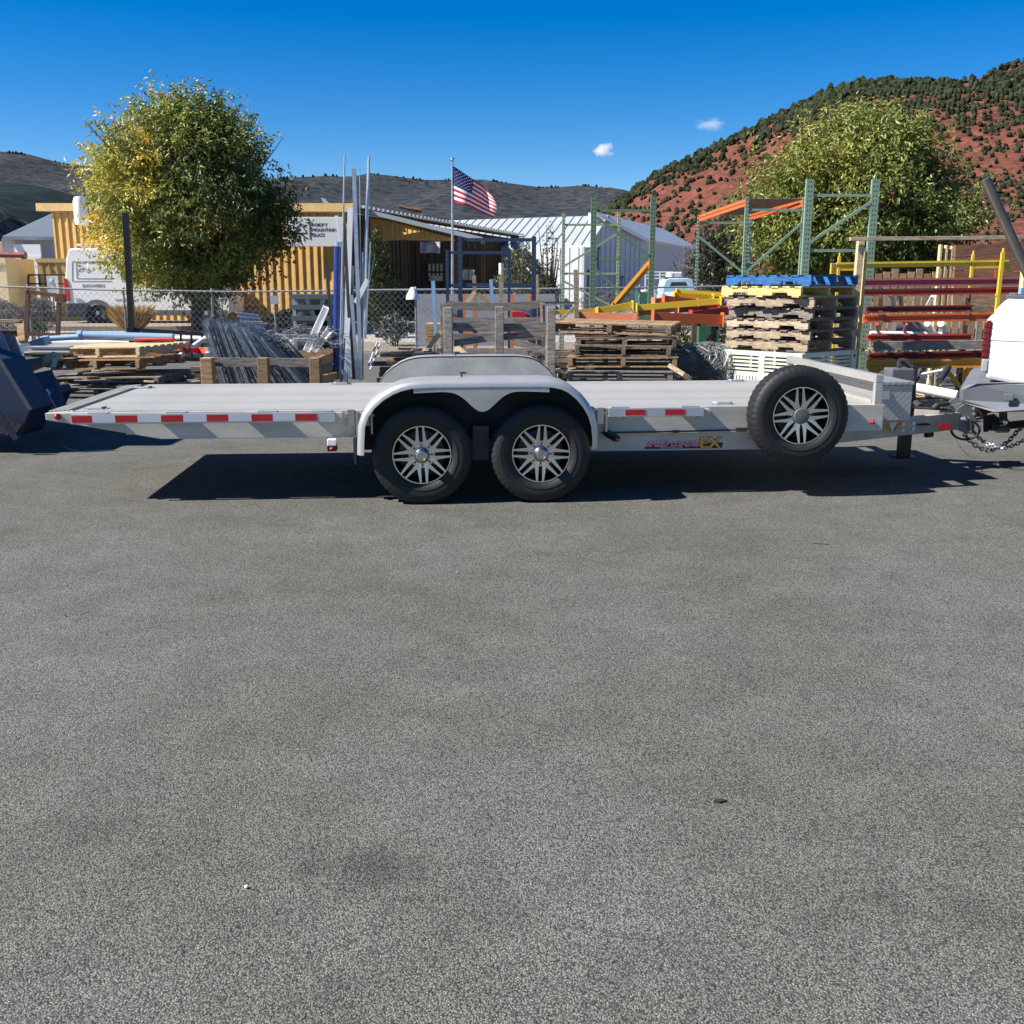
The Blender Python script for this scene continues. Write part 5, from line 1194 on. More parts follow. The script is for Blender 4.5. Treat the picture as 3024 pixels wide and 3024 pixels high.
pole((993,637),(1004,714), 12.85, .04, M_PVCW, 'white strip standing out of the dark blue pipe', 'bar')
pole((1018,457),(1003,1120), 12.7, .022, M_GALV, 'tallest silver tube left of the perforated struts')
pole((1045,498),(1066,1124), 12.6, .045, M_GALV, 'tall galvanised perforated strut among the standing lengths', 'bar', holes=True)
pole((1017,660),(1040,1120), 12.75, .035, M_DKST, 'dark perforated strut beside the tall silver tube', 'bar', holes=True)
pole((1062,492),(1068,1120), 12.9, .011, M_GALV, 'thin rod standing behind the perforated strut')
pole((1090,462),(1076,1000), 12.8, .028, M_GALV, 'slightly bent silver pipe right of the thin rod', Y2=12.7)
pole((1087,470),(1070,1000), 12.9, .022, M_GALV, 'silver pipe pressed against the bent one')
pole((1094,714),(1080,1000), 12.7, .016, M_GALV, 'short silver strip at the right of the standing lengths', 'bar')
pole((1107,749),(1079,900), 12.7, .008, M_GALV, 'short thin wire rod farthest right of the standing lengths')
pole((1035,613),(1024,1000), 12.85, .065, M_WHITE, 'tall wide white board among the standing lengths', 'bar')
pole((966,778),(982,1025), 12.9, .03, M_DKST, 'dark short perforated strut left of the blue pipe', 'bar', holes=True)
pole((1037,871),(1054,1120), 12.5, .035, M_GALV, 'light blue grey angle leaning at the front of the standing lengths', 'angle')
pole((1030,939),(1019,1128), 12.4, .04, M_WHITE, 'white strip at the foot of the standing lengths', 'bar')
pole((1029,1000),(1035,1118), 12.35, .04, M_PVCW, 'short white strip beside the grey angle foot', 'bar')
pole((1086,826),(1050,895), 12.7, .06, M_WHITE, 'stubby white profile slanting across the struts', 'bar')
for i, (a, b, m_, w) in enumerate((((1010,720),(1012,1120),M_PVCB,.02),((1024,750),(1018,1120),M_LBLU,.03),((1031,751),(1046,1120),M_SLBL,.055),((1043,785),(1036,1000),M_PVCW,.02),((1071,745),(1072,1120),M_GALV,.014),((1003,900),(1007,1125),M_NAVY,.02),((988,735),(985,1120),M_PVCW,.012))):
    pole(a, b, 13.0+.02*i, w, m_, ['narrow blue strip touching the blue pipe','light blue strip in the middle of the standing lengths','slate blue flat board among the standing lengths','narrow white strip in front of the struts','slim grey rod right of the tall strut','narrow navy strip low beside the blue pipe','hairline white strip left of the blue pipe'][i], 'bar')
t = thing('lattice_mast', 'short galvanised lattice length leaning left of the far fender', 'lattice', A(1093, 1090, 12.6)); mb = MB()
e0, e1 = A(1123,1013,12.8), A(1093,1092,12.5); e2, e3 = A(1113,1010,12.9), A(1086,1085,12.6)
mb.bar(e0, e1, .015, .015); mb.bar(e2, e3, .015, .015)
for i in range(9): mb.bar(e0.lerp(e1, i/9), e2.lerp(e3, (i+.7)/9), .008, .008)
mb.build('lattice', M_GALV, t)
for i in range(16):
    px = rnd.uniform(1140,1290); py = rnd.uniform(1030,1062); q = A(px, py, rnd.uniform(12.8,13.6)); a = rnd.uniform(-.5,.5); dv_ = V((math.cos(a), math.sin(a), rnd.uniform(-.05,.05)))*rnd.uniform(.12,.35)
    single(MB().bar(q-dv_, q+dv_, .09, .03), 'offcut', [M_WPALE, M_WDK, M_WBRN, M_WGREY][i % 4], 'mixed timber offcuts heaped left of the grey timber crate', 'offcut', 'timber offcuts behind the far fender')

# ---- grey timber crate in the middle
t = thing('timber_crate', 'weathered grey timber crate of posts and bowed rails behind the far fender', 'crate', G(1475, 1255))
for px, py, w in ((1323,907,.135),(1475,905,.1),(1628,907,.11)): q = A(px, py, 12.2); MB().bar((q.x,12.2,0), q, w, .1, (1,0,0)).build('post', M_WGREY, t, bevel=.006)
for px, py in ((1312,895),(1598,893)): q = A(px, py, 13.5); MB().bar((q.x,13.5,0), q, .09, .1, (1,0,0)).build('post', M_WGREY, t)
def bowed(a, b, Y, h, sag, m, name, par, Y2=None):
    A1, B1 = A(*a, Y), A(*b, Y2 or Y); P0 = []
    N_ = 10; k = []
    for i in range(N_+1):
        f = i/N_; c = A1.lerp(B1, f)+V((0,0,sag*4*f*(1-f))); P0.append(c)
    mb = MB()
    rows = [[c+V((0,-.02,-h/2)), c+V((0,.02,-h/2)), c+V((0,.02,h/2)), c+V((0,-.02,h/2)), c+V((0,-.02,-h/2))] for c in P0]
    mb.grid(rows); mb.face([3,2,1,0]); e_ = 5*N_; mb.face([e_, e_+1, e_+2, e_+3]); return mb.build(name, m, par)
for a, b, Y, h, sg_ in (((1338,965),(1614,965),12.28,.095,-.01),((1341,1014),(1614,985),12.28,.075,.015),((1345,1052),(1614,1074),12.28,.09,0)): bowed(a, b, Y, h, sg_, M_WGREY, 'front_rail', t)
for a, b, Y, h, sg_ in (((1322,900),(1600,898),13.42,.1,-.03),((1330,947),(1600,946),13.42,.075,0),((1330,996),(1600,994),13.42,.09,0),((1340,1040),(1600,1040),13.42,.1,0),((1340,1066),(1600,1068),13.42,.1,0)): bowed(a, b, Y, h, sg_, M_WGREY, 'back_rail', t)
bowed((1520,1012),(1616,1042), 12.5, .08, .02, M_WGREY, 'loose_rail', t)
MB().bar(A(1345,1025,12.6), A(1388,1068,12.3), .04, .1).build('brace', M_WPALE, t)
q0, q1 = A(1598,893,13.3), A(1606,1068,13.3); MB().bar(q0, q1, .06, .03, (1,0,0)).build('brace', M_WPALE, t)
# assorted posts and stands behind the crate
def stick(a, b, Y, w, m, label, name='timber_post', cat='post', h=None, Y2=None): mb = MB(); px_bar(mb, a, b, Y, w, h or w, Y2, up=(0,1,0)); return single(mb, name, m, label, cat)
stick((1279,829),(1289,1030), 14.0, .05, M_LBLU, 'light blue angle post standing left of the grey crate', 'steel_post')
stick((1450,825),(1454,900), 14.6, .05, M_LBLU, 'light blue post seen above the middle of the grey crate', 'steel_post')
t = thing('capped_post', 'pale timber post with a white cap above the grey crate', 'post', V((A(1480,835,14.2).x,14.2,0)))
q = A(1480,808,14.2); MB().bar((q.x,14.2,0), q, .06, .06).build('post', M_WPALE, t); MB().tube(q-V((0,0,.02)), A(1480,777,14.2), .032, 12).build('cap', M_PVCW, t)
stick((1400,813),(1404,925), 16.0, .055, M_WPALE, 'pale timber post behind the orange stand')
stick((1586,812),(1588,930), 15.8, .04, M_WPALE, 'thin pale post beyond the right end of the grey crate')
stick((1408,843),(1586,841), 15.8, .035, M_WPALE, 'thin pale rail between two posts behind the grey crate', 'timber_rail', 'rail')
stick((1700,796),(1702,952), 15.2, .06, M_WPALE, 'tall pale timber post left of the green rack frame')
stick((1642,960),(1697,907), 14.6, .04, M_WPALE, 'pale brace slanting up to the tall timber post', 'timber_brace', 'brace')
stick((1375,898),(1402,862), 15.6, .06, M_WNEW, 'fresh timber brace leaning left behind the crate', 'timber_brace', 'brace')
stick((1412,868),(1450,900), 15.6, .06, M_WBRN, 'brown timber brace leaning right behind the crate', 'timber_brace', 'brace')
stick((1600,895),(1697,895), 14.8, .04, M_WPALE, 'pale rail right of the crate top', 'timber_rail', 'rail')
stick((1262,1034),(1303,976), 13.2, .06, M_WNEW, 'pale timber leaning against the left crate post', 'timber_brace', 'brace')
stick((1283,1030),(1306,1000), 13.0, .05, M_WNEW, 'short pale timber beside the left crate post', 'timber_brace', 'brace')
for k, (xa_, xb_) in enumerate(((1369,1402),(1512,1567))):
    t = thing('orange_stand', ['narrow orange steel stand behind the left half of the crate','wide orange steel stand behind the right half of the crate'][k], 'stand', V((A((xa_+xb_)/2,835,16.2).x,16.2,0)))
    for px in (xa_, xb_): q = A(px, 868, 16.2); MB().bar((q.x,16.2,0), q, .06, .06).build('leg', M_ORGF, t)
    for py in (905, 982): MB().bar(A(xa_,py,16.1), A(xb_,py,16.1), .05, .06).build('crossbar', M_ORG if py < 950 else M_ORGF, t)
single(MB().bx(A(1513,835,16).x, A(1566,835,16).x, 15.5, 16.0, A(1540,938,16).z, A(1540,918,16).z), 'red_box', mat('red box', (.45,.02,.02), .5), 'red box held between the legs of the wide orange stand', 'box')
single(MB().bx(A(1334,835,16).x, A(1362,835,16).x, 15.6, 16.0, A(1350,948,16).z, A(1350,920,16).z), 'maroon_box', mat('maroon box', (.25,.05,.06), .5), 'dull maroon box left of the narrow orange stand', 'box')
t = thing('wood_box', 'brown wooden box left of the grey crate', 'box', G(1283, 1075))
q0, q1 = A(1258,1012,14.6), A(1310,955,14.6)
for i in range(3): zz0 = q0.z+(q1.z-q0.z)*i/3; MB().bx(q0.x, q1.x, 14.5+.01*i, 15.0, zz0+.004, zz0+(q1.z-q0.z)/3-.004).build('plank', M_WBRN, t)

# ---- pallet racking
def hole_mat(base, name):
    m = base.copy(); m.name = name; t = m.node_tree; b = t.nodes['Principled BSDF']; L = t.links.new
    src = b.inputs['Base Color'].links[0].from_socket
    tc = t.nodes.new('ShaderNodeTexCoord'); sp = t.nodes.new('ShaderNodeSeparateXYZ'); L(tc.outputs['Object'], sp.inputs[0])
    def mth(op, a, b_=None):
        n = t.nodes.new('ShaderNodeMath'); n.operation = op
        if hasattr(a, 'links'): L(a, n.inputs[0])
        else: n.inputs[0].default_value = a
        if b_ is not None:
            if hasattr(b_, 'links'): L(b_, n.inputs[1])
            else: n.inputs[1].default_value = b_
        return n.outputs[0]
    fz = mth('FRACT', mth('MULTIPLY', sp.outputs['Z'], 13.2)); hz_ = mth('LESS_THAN', mth('ABSOLUTE', mth('SUBTRACT', fz, .5)), .2)
    ax = mth('ABSOLUTE', sp.outputs['X']); hx = mth('LESS_THAN', mth('ABSOLUTE', mth('SUBTRACT', ax, .022)), .008)
    mx = t.nodes.new('ShaderNodeMixRGB'); mx.inputs[2].default_value = (.012,.014,.012,1); L(mth('MULTIPLY', hz_, hx), mx.inputs[0]); L(src, mx.inputs[1]); L(mx.outputs[0], b.inputs['Base Color'])
    return m
HM = {}
def rack_frame(label, xa_, xb_, ytop, Y, m, w=.075, Yb=None, braces=(), diags=(), name='rack_frame', zfoot=0.0, group=None, lean=0):
    t = thing(name, label, 'rack frame', V((A((xa_+xb_)/2,835,Y).x, Y, zfoot)), group)
    hm = HM.setdefault(m.name, hole_mat(m, m.name+' punched')); Yb = Yb or Y
    tops = []
    for px, yy in ((xa_, Y), (xb_, Yb)):
        q = A(px, ytop, yy); o = MB().bx(-w/2, w/2, -.035, .035, 0, q.z-zfoot).build('upright', hm, t, org=(0,0,0)); o.location = V((q.x, yy, zfoot))-ORG[t.name]
        ft = MB().bx(q.x-.07, q.x+.07, yy-.06, yy+.06, zfoot-.0, zfoot+.01).build('foot_plate', m, t); tops.append(q)
    xl_, xr_ = tops[0].x+w/2, tops[1].x-w/2
    for py in braces: z = A(xa_, py, Y).z; MB().bar((xl_,Y,z), (xr_,Yb,z), .04, .045).build('brace', m, t)
    for (s_, y0, y1) in diags:
        za, zb_ = A(xa_, y0, Y).z, A(xa_, y1, Y).z; a, b = (V((xl_,Y,za)), V((xr_,Yb,zb_))) if s_ > 0 else (V((xl_,Y,zb_)), V((xr_,Yb,za)))
        MB().bar(a-V((0,.02,0)), b-V((0,.02,0)), .04, .045).build('diagonal_brace', m, t)
    return t
rack_frame('green perforated rack frame standing right of centre, in front of the sheds', 1754, 1930, 580, 19.5, M_GRN, .1, braces=(622,765,905), diags=((1,642,755),(1,795,938)))
rack_frame('thin yellow green rack frame behind the green one', 1665, 1829, 627, 23.0, M_GRN2, .065, braces=(664,808), diags=((-1,690,785),(1,832,910)))
rack_frame('tall sage green rack frame in front of the right tree', 2392, 2586, 530, 17.6, M_GRN3, .125, braces=(577,740), diags=((-1,598,715),))
t1 = rack_frame('near sage frame of the rack with orange beams', 2207, 2376, 582, 20.2, M_GRN3, .065, braces=(620,), diags=((-1,660,805),))
t2 = rack_frame('far sage frame of the rack with orange beams', 2064, 2218, 635, 22.8, M_GRN3, .055, braces=(658,), diags=((1,700,815),))
def rack_beam(label, a, b, Y, Y2, h, m, name='rack_beam', group=None, d=.05, plate=True):
    A1, B1 = A(*a, Y), A(*b, Y2); t = thing(name, label, 'beam', (A1+B1)/2-V((0,0,h/2)), group)
    d_ = (B1-A1).normalized(); up = V((0,0,1)); sd = d_.cross(up).normalized()
    MB().bar(A1, B1, d*.6, h).bar(A1+up*(h*.28)-sd*d*.4, B1+up*(h*.28)-sd*d*.4, d*.35, h*.42).build('beam', m, t)
    if plate:
        for P_, sg_ in ((A1,-1),(B1,1)): MB().bar(P_+d_*sg_*.002-up*h*.75, P_+d_*sg_*.002+up*h*.75, .012 if False else d*1.5, .012, d_).build('end_plate', m, t)
    return t
rack_beam('orange beam along the left of the rack top, running away from the camera', (2205,598), (2066,645), 20.2, 22.8, .12, M_ORG)
rack_beam('orange beam along the right of the rack top, running away from the camera', (2374,600), (2218,640), 20.2, 22.8, .12, M_ORG)
t = thing('wire_deck', 'wire mesh deck on top of the two orange beams', 'deck', A(2215, 600, 21.5)); mb = MB()
L0, L1, R0_, R1 = A(2207,588,20.3), A(2068,638,22.7), A(2372,588,20.3), A(2220,632,22.7)
for i in range(40): f = i/39; mb.bar(L0.lerp(L1, f), R0_.lerp(R1, f), .012, .012)
for i in range(8): f = i/7; mb.bar(L0.lerp(R0_, f)+V((0,0,.02)), L1.lerp(R1, f)+V((0,0,.02)), .015, .015)
mb.build('wires', M_RUST, t)
# dark blue rack behind the crate
rack_frame('near frame of the low navy rack behind the grey crate', 1358, 1577, 698, 14.6, M_NAVR, .06, braces=(708,841))
rack_frame('far frame of the low navy rack behind the grey crate', 1320, 1504, 738, 17.4, M_NAVR, .05, braces=(746,843))
rack_beam('navy beam on the left side of the low navy rack', (1358,925), (1320,905), 14.6, 17.4, .08, M_NAVR); rack_beam('navy beam on the right side of the low navy rack', (1577,925), (1504,905), 14.6, 17.4, .08, M_NAVR)

# ---- heap of yellow and orange beams
HB = [((1640,922),(1760,917),15.4,.055,M_YEL,'thin yellow beam at the far left of the beam heap'),((1765,919),(1868,901),15.2,.09,M_YEL,'short yellow beam sloping up behind the green frame foot'),
 ((1881,909),(2128,889),15.0,.085,M_YEL,'long yellow beam across the middle of the beam heap'),((1990,872),(2105,880),15.6,.08,M_YEL,'yellow beam lying high on the heap'),((1998,861),(2136,870),15.9,.07,M_YEL,'uppermost yellow beam of the heap'),
 ((1919,779),(1812,905),16.2,.1,M_AMBR,'amber beam leaning steeply against the green frame'),((1712,933),(1880,936),14.7,.1,M_ORGF,'faded orange beam on the left pallets'),((1929,936),(2133,944),14.3,.13,M_ORG,'thick orange beam at the front of the heap'),
 ((1880,925),(2000,912),15.2,.08,M_ORGF,'faded orange beam under the long yellow one'),((1930,890),(2010,880),15.7,.08,M_ORGF,'faded orange beam behind the heap'),((2000,915),(2120,905),15.5,.09,M_RED,'red beam buried in the heap'),((2040,930),(2150,915),15.4,.1,M_RED,'red beam end at the right of the heap'),((1960,880),(2060,893),15.4,.08,M_ORG,'orange beam crossing below the upper yellow beams')]
for a, b, Y, h, m_, lb in HB: rack_beam(lb, a, b, Y, Y+rnd.uniform(-.2,.25), h, m_, d=.09)
t = thing('beam_trestle', 'dark steel trestle carrying the heap of beams', 'trestle', V((A(2050,835,14.6).x,14.6,0)))
for px, Y in ((2051,14.6),(1790,14.8),(2110,15.6),(1830,15.9)): q = A(px, 935, Y); MB().bar((q.x,Y,0), (q.x,Y,q.z-.06), .07, .07).build('leg', M_RUST, t)
MB().bar(A(1760,952,14.8), A(2130,955,14.6), .08, .08).build('top_bar', M_RUST, t); MB().bar(A(1760,952,15.8), A(2130,945,15.6), .08, .08).build('top_bar', M_RUST, t)
MB().bar(A(2120,965,14.6), A(2062,1040,14.6), .04, .04).build('brace', M_BLK, t)
single(MB().bx(A(2070,835,19).x, A(2130,835,19).x, 19, 19.6, 0, A(2100,960,19).z), 'green_barrel_box', mat('green box', (.025,.1,.045), .6, var=.3), 'green box in the shade under the beam heap', 'box')
shrub('weeds', 'tall weeds growing under the beam heap', 'weeds', G(2010, 1090), .5, .42, 900, [(.1,.11,.05),(.22,.21,.12),(.05,.06,.02)], .09, .04)
shrub('weeds', 'tall weeds growing left of the green box', 'weeds', G(2130, 1085), .5, .42, 900, [(.1,.11,.05),(.22,.21,.12),(.05,.06,.02)], .09, .04)
# ---- pallet stack in the middle
px0 = A(1845, 835, 13.0)
def PZ(py, Y): return A(1800, py, Y).z
pallet('skewed brown pallet on top of the middle stack', A(1830,835,13.3).x, 13.4, PZ(950,13.3)-.128, 76, M_WDK, (1,0), 1.15, 1.5, m2=M_WBRN)
pallet('dark grey pallet second from the top of the middle stack', px0.x+.02, 13.2, PZ(993,13.0)-.128, 87, M_WDK, (0,0), 1, 1.22)
pallet('black weathered pallet third from the top of the middle stack', px0.x, 13.1, PZ(1016,12.8)-.128, 85, M_WDK, (.5,0), 1.0, 1.18)
pallet('tan pallet with blocks fourth from the top of the middle stack', px0.x+.0, 13.1, PZ(1052,12.6)-.128, 84, M_WBRN, (-.5,0), 1, 1.34)
pallet('lowest grey pallet of the middle stack, just above the deck line', px0.x-.05, 13.0, PZ(1092,12.6)-.128, 86, M_WGREY, (0,0), 1, 1.28)
for i in range(3): pallet('dark worn pallets hidden low in the middle stack', px0.x+rnd.uniform(-.05,.05), 13.1, .005+.135*i*.62, 85+rnd.uniform(-3,3), M_WDK, (0,0), 1, 1.24, group='pallets low in the middle stack')
for i in range(6):
    q = A(1975+i*9, 1078+i*7, 12.3); q2 = A(2020+i*4, 1106+i*3, 12.2); single(MB().bar(q, q2, .03, .05), 'slat', M_WPALE, 'pale broken slats fanned out at the foot of the middle stack', 'slat', 'slats by the middle stack')
# ---- roll of wire
mb = MB(); cW = A(2072, 1075, 13.2)
for i in range(170):
    r = rnd.uniform(.2,.34); xo = rnd.uniform(-.34,.34); a0 = rnd.random()*6.3; pts_ = []
    for j in range(9): a = a0+j*.33; pts_.append(cW+V((xo+rnd.gauss(0,.02)+.03*j*rnd.uniform(-1,1), math.cos(a)*r, math.sin(a)*r*.8)))
    mb.path(pts_, .004, 3)
for i in range(130):
    a = rnd.random()*6.3; r = rnd.uniform(.25,.35); x0_ = rnd.uniform(-.36,.1); pts_ = [cW+V((x0_+j*.07, math.cos(a+j*.05)*r, math.sin(a+j*.05)*r*.8+rnd.gauss(0,.012))) for j in range(5)]; mb.path(pts_, .004, 3)
mb.lathe([(.0,-.3),(.13,-.3),(.13,.3),(0,.3)], cW, (1,0,0), 10)
o = single(mb, 'wire_roll', mat('old fence wire', (.2,.21,.21), .5, .4, var=.4, scale=8), 'tangled roll of grey fence wire between the middle stack and the bin', 'wire roll'); o['kind'] = 'stuff'
t = thing('small_bench', 'white bench plank behind the wire roll', 'bench', G(2000,1120)); MB().bar(A(1986,1025,14), A(2022,1032,14), .2, .05).build('plank', M_WHITE, t)
for px in (1988, 2020): q = A(px,1028,14); MB().bar((q.x,14,0), q, .04, .04).build('leg', M_WHITE, t)

# ---- bin with the tall pallet stack on it
ANG = 42
cB = A(2345, 835, 13.0); cB.z = 0
zB = A(2330, 1040, 12.4).z
BN = thing('plastic_bin', 'cream plastic bin under the tall pallet stack', 'bin', cB, local=True); BN.rotation_euler = (0,0,R(ANG))
bl, bw = .6, .55
MB().bx(-bl,bl,-bw,bw,.06,.1).build('floor', M_BIN, BN)
for x in (-bl, bl):
    for y in (-bw, bw): MB().box((x*.93,y*.93,zB/2),(.12,.12,zB-.01)).build('corner_post', M_BIN, BN, bevel=.012); MB().lathe([(.02,0),(.02,-.004),(0,-.004)], (x*.93, -bw*.93-.061 if y < 0 else bw, zB-.08), (0,1,0), 10).build('dark_hole', M_BLK, BN)
for s_, (ax_, n_) in enumerate((('x',-1),('x',1),('y',-1),('y',1))):
    def P3(u, v, o_): return (u, n_*(bw-.03+o_), v) if ax_ == 'y' else (n_*(bl-.03+o_), u, v)
    half = bl*.87 if ax_ == 'y' else bw*.87
    def slab(u0, u1, v0, v1, th=.03, nm='panel'):
        a, b = V(P3(u0, v0, 0)), V(P3(u1, v1, th)); return MB().bx(min(a.x,b.x),max(a.x,b.x),min(a.y,b.y),max(a.y,b.y),v0,v1).build(nm, M_BIN, BN)
    slab(-half, half, .1, .3); slab(-half, half, zB-.06, zB-.005, .035, 'rim'); slab(-.04, .04, .3, zB-.061, .035, 'mullion')
    for i in range(4): z = zB-.24+i*.045; slab(-half, -.041, z, z+.022, .028, 'louvre'); slab(.041, half, z, z+.022, .028, 'louvre')
    slab(-half, -.041, .301, zB-.26); slab(.041, half, .301, zB-.26)
    for r_ in range(3):
        for i in range(18):
            u = -half+.07+i*(2*half-.14)/17
            if abs(u) < .07: continue
            z = zB-.34-r_*.09; a = V(P3(u, z, .0305)); sz = (.012,.001,.06) if ax_ == 'y' else (.001,.012,.06)
            if n_ < 0: MB().box(a, sz).build('slot', M_BLK, BN)
zs = zB+.003
PL = [(M_WPALE,0,'pale pallet lowest in the tall stack on the bin'),(M_WPALE,1.5,'pale pallet second from the bottom of the tall stack'),(M_WPALE,-1,'pale pallet third from the bottom of the tall stack'),(M_WGREY,1,'grey pallet in the middle of the tall stack'),(M_WPALE,4,'broken pale pallet below the yellow one'),(M_WYEL,-3,'yellow wood pallet just under the blue one'),(M_BLUEP,2,'blue painted pallet on top of the tall stack')]
for i, (m_, a, lb) in enumerate(PL):
    o = pallet(lb, cB.x+rnd.uniform(-.03,.03)-(.05 if i > 4 else 0), cB.y+rnd.uniform(-.03,.03), zs, ANG+90+a, m_, (0,0), .98, 1.12 if i > 3 else 1.06, m2=(M_WDK if m_ is not M_BLUEP and m_ is not M_WYEL else m_)); zs += .1285  # dark boards put the shade of the right faces into the wood colour

# ---- beam store at the right
def xbeam(label, a, b, Y, h, m, kind='c', name='steel_beam', d=.08, cat='beam'):
    A1, B1 = A(*a, Y), A(*b, Y); h *= 1.16; t = thing(name, label, cat, (A1+B1)/2-V((0,0,h/2)))
    if kind == 'wood': MB().bar(A1, B1, d, h).build('timber', m, t, bevel=.004); return t
    MB().bar(A1, B1, d*.5, h).build('web', m, t)
    for sg_ in (-1, 1): MB().bar(A1+V((0,-d*.55,sg_*h*.38)), B1+V((0,-d*.55,sg_*h*.38)), d*.6, h*.22).build('flange', m, t)
    return t
xbeam('long pale timber rail across the top of the beam store', (2510,706), (3160,700), 13.10, .04, M_WPALE, 'wood', 'timber_rail', .06, 'rail')
t = thing('timber_post', 'thick pale timber post at the left end of the beam store', 'post', V((A(2540,835,13.20).x,13.20,0)))
q = A(2542,711,13.20); MB().bar((q.x-.04,13.20,0), q, .075, .1).build('post', M_WNEW, t); q = A(2556,745,13.30); MB().bar((q.x-.01,13.30,0), q, .035, .05).build('strip', M_WYEL, t)
t = thing('stillage_frame', 'yellow steel stillage with pins at the top of the beam store', 'frame', V((A(2720,835,13.90).x,13.90,0)))
MB().bar(A(2470,784,13.50), A(2978,776,13.50), .05, .07).bar(A(2470,778,13.47), A(2978,770,13.47), .03, .025).build('top_beam', M_YEL, t)
q = A(2461,793,13.50); MB().box(q, (.07,.05,.135)).build('end_plate', M_YEL, t)
for i in range(6): MB().box(A(2457+(i%2)*8, 781+(i//2)*10, 13.47), (.012,.006,.02)).build('slot', M_BLK, t)
MB().bar(A(2972,772,13.50), A(2978,800,13.50), .03, .05).build('end_hook', M_YEL, t)
for px, yt, yb, Y, w in ((2479,758,1130,14.30,.035),(2874,752,1130,14.30,.035),(2962,745,1095,13.40,.04)):
    q = A(px, yt, Y); MB().bar((q.x-(.02 if px > 2900 else 0),Y,0), q, w, w).build('post', M_YEL, t); MB().tube(q, q+V((.004,0,.05)), w*.36, 8).build('pin', M_YEL, t)
MB().bar(A(2480,796,14.30), A(2545,796,14.30), .03, .03).build('cross_bar', M_YEL, t); MB().bar(A(2874,790,14.30), A(2962,788,14.30), .03, .03).build('cross_bar', M_YEL, t); MB().bar(A(2940,871,13.40), A(2960,871,13.40), .03, .02).build('cross_bar', M_YEL, t)
BS = [('faded maroon beam uppermost in the beam store',(2440,836),(3120,830),13.80,.09,M_MAUV),('bright red beam just below the faded maroon one',(2548,864),(3120,856),13.60,.075,M_RED),
 ('dark red beam in the middle of the beam store',(2556,914),(2868,910),14.00,.075,M_DRED),('orange beam in the middle of the beam store, behind the truck corner',(2548,941),(2960,934),13.60,.09,M_ORG),
 ('dark red beam below the orange one',(2560,997),(2866,995),13.90,.075,M_RED),('very dark beam above the amber one',(2562,1053),(2960,1044),13.90,.085,M_DRED),('amber beam with black lettering low in the beam store',(2560,1076),(2960,1070),13.50,.1,M_AMBR)]
for lb, a, b, Y, h, m_ in BS: tb_ = xbeam(lb, a, b, Y, h, m_)
text('FILLSY', .06, M_INK, tb_, A(2698,1082,13.42), (1,0,0), (0,0,1), 'beam_lettering', .001, 1.2)
xbeam('grey green timber plank between the dark beams', (2580,1022), (2960,1017), 13.50, .1, M_WGREY, 'wood', 'timber_plank', .05, 'plank')
t = thing('beam_rack', 'brown and amber steel rack carrying the stacked beams', 'rack', V((A(2700,835,15.9).x,15.9,0)))
for px, yt, Y in ((2857,868,14.15),(2857,1085,13.65),(2600,868,16.00),(2575,1085,13.65),(2990,868,16.00)): q = A(px, yt, Y); MB().bar((q.x,Y,0), (q.x,Y,q.z), .07, .07).build('post', M_AMBR if yt > 1000 else M_RUST, t)
for a, b in (((2866,1090),(2915,1140)),((2790,1088),(2838,1145)),((2600,1087),(2575,1115))): MB().bar(A(*a,13.65), A(*b,13.65), .04, .05).build('brace', M_AMBR, t)
for py, Y0_ in ((875,15.9),(925,15.9),(955,15.9),(1010,15.9),(1066,15.9)): 
    for px in (2600, 2857): MB().bar(A(px,py,13.50), A(px,py-4,14.40), .05, .05).build('arm', M_RUST, t)
# brown plank wall
t = thing('plank_stack', 'leaning panel of wide brown waney edged planks behind the beam store', 'planks', G(2930, 1140))
yb_ = [722, 758, 800, 838, 870, 905, 935]
for i in range(6):
    y0, y1 = yb_[i], yb_[i+1]; px = 2822-i*2; P = []
    top_ = [A(px+j*40, y0+1+2*math.sin(j*.9+i*2)+(-(j*40)*.035 if i == 0 else 0), 16.0+i*.0) for j in range(10)]; bot_ = [A(px+j*40, y1-1+2*math.sin(j*.9+(i+1)*2), 16.0) for j in range(10)]
    MB().prism(top_[::-1]+bot_, (0,.06+.01*(i % 2),0)).build('plank', M_REDW if i < 3 else M_WBRN, t)
for i, px in enumerate((2778, 2795, 2812)): q0 = A(px, 722+i*2, 16.4); MB().bar((q0.x,16.4,0), q0, .09, .03, (1,0,0)).build('picket', M_WNEW, t)
sheet_thing([(2938,795,15.9),(2951,795,15.9),(2950,822,15.9),(2937,822,15.9)], .01, M_ORG, 'orange_tag', 'small orange tag on the brown planks', 'tag')
# pipes and junk seen between the beams
JP = [((2612,868),(2630,905),14.8,.03,M_PVCW),((2632,868),(2642,905),14.8,.03,mat('grey pipe', (.3,.31,.32), .5)),((2658,868),(2662,905),14.8,.03,M_GPL),((2756,872),(2738,905),14.8,.03,M_PVCW),((2738,955),(2758,985),14.8,.045,M_PVCW),((2778,955),(2790,982),14.8,.05,M_PVCW),((2590,957),(2592,990),14.7,.02,M_MAUV),((2677,957),(2665,990),14.7,.02,M_MAUV)]
JL = ['white pipe end showing between the red and orange beams, leftmost','grey pipe end beside the leftmost white one','dark pipe end between the beams','white pipe end leaning left between the upper beams','fat white pipe end under the orange beam','fattest white pipe end under the orange beam, rightmost','upright pink bar under the orange beam','slanting pink bar under the orange beam']
for (a, b, Y, r_, m_), lb in zip(JP, JL): pipe(a, b, Y, r_, m_, lb, Y+.8)
pipe((2570,984),(2800,988), 15.2, .035, M_PVCW, 'white pipe lying behind the lower beams')
pipe((2640,965),(2740,967), 15.6, .1, M_GPL, 'dark grey drum lying behind the lower beams')
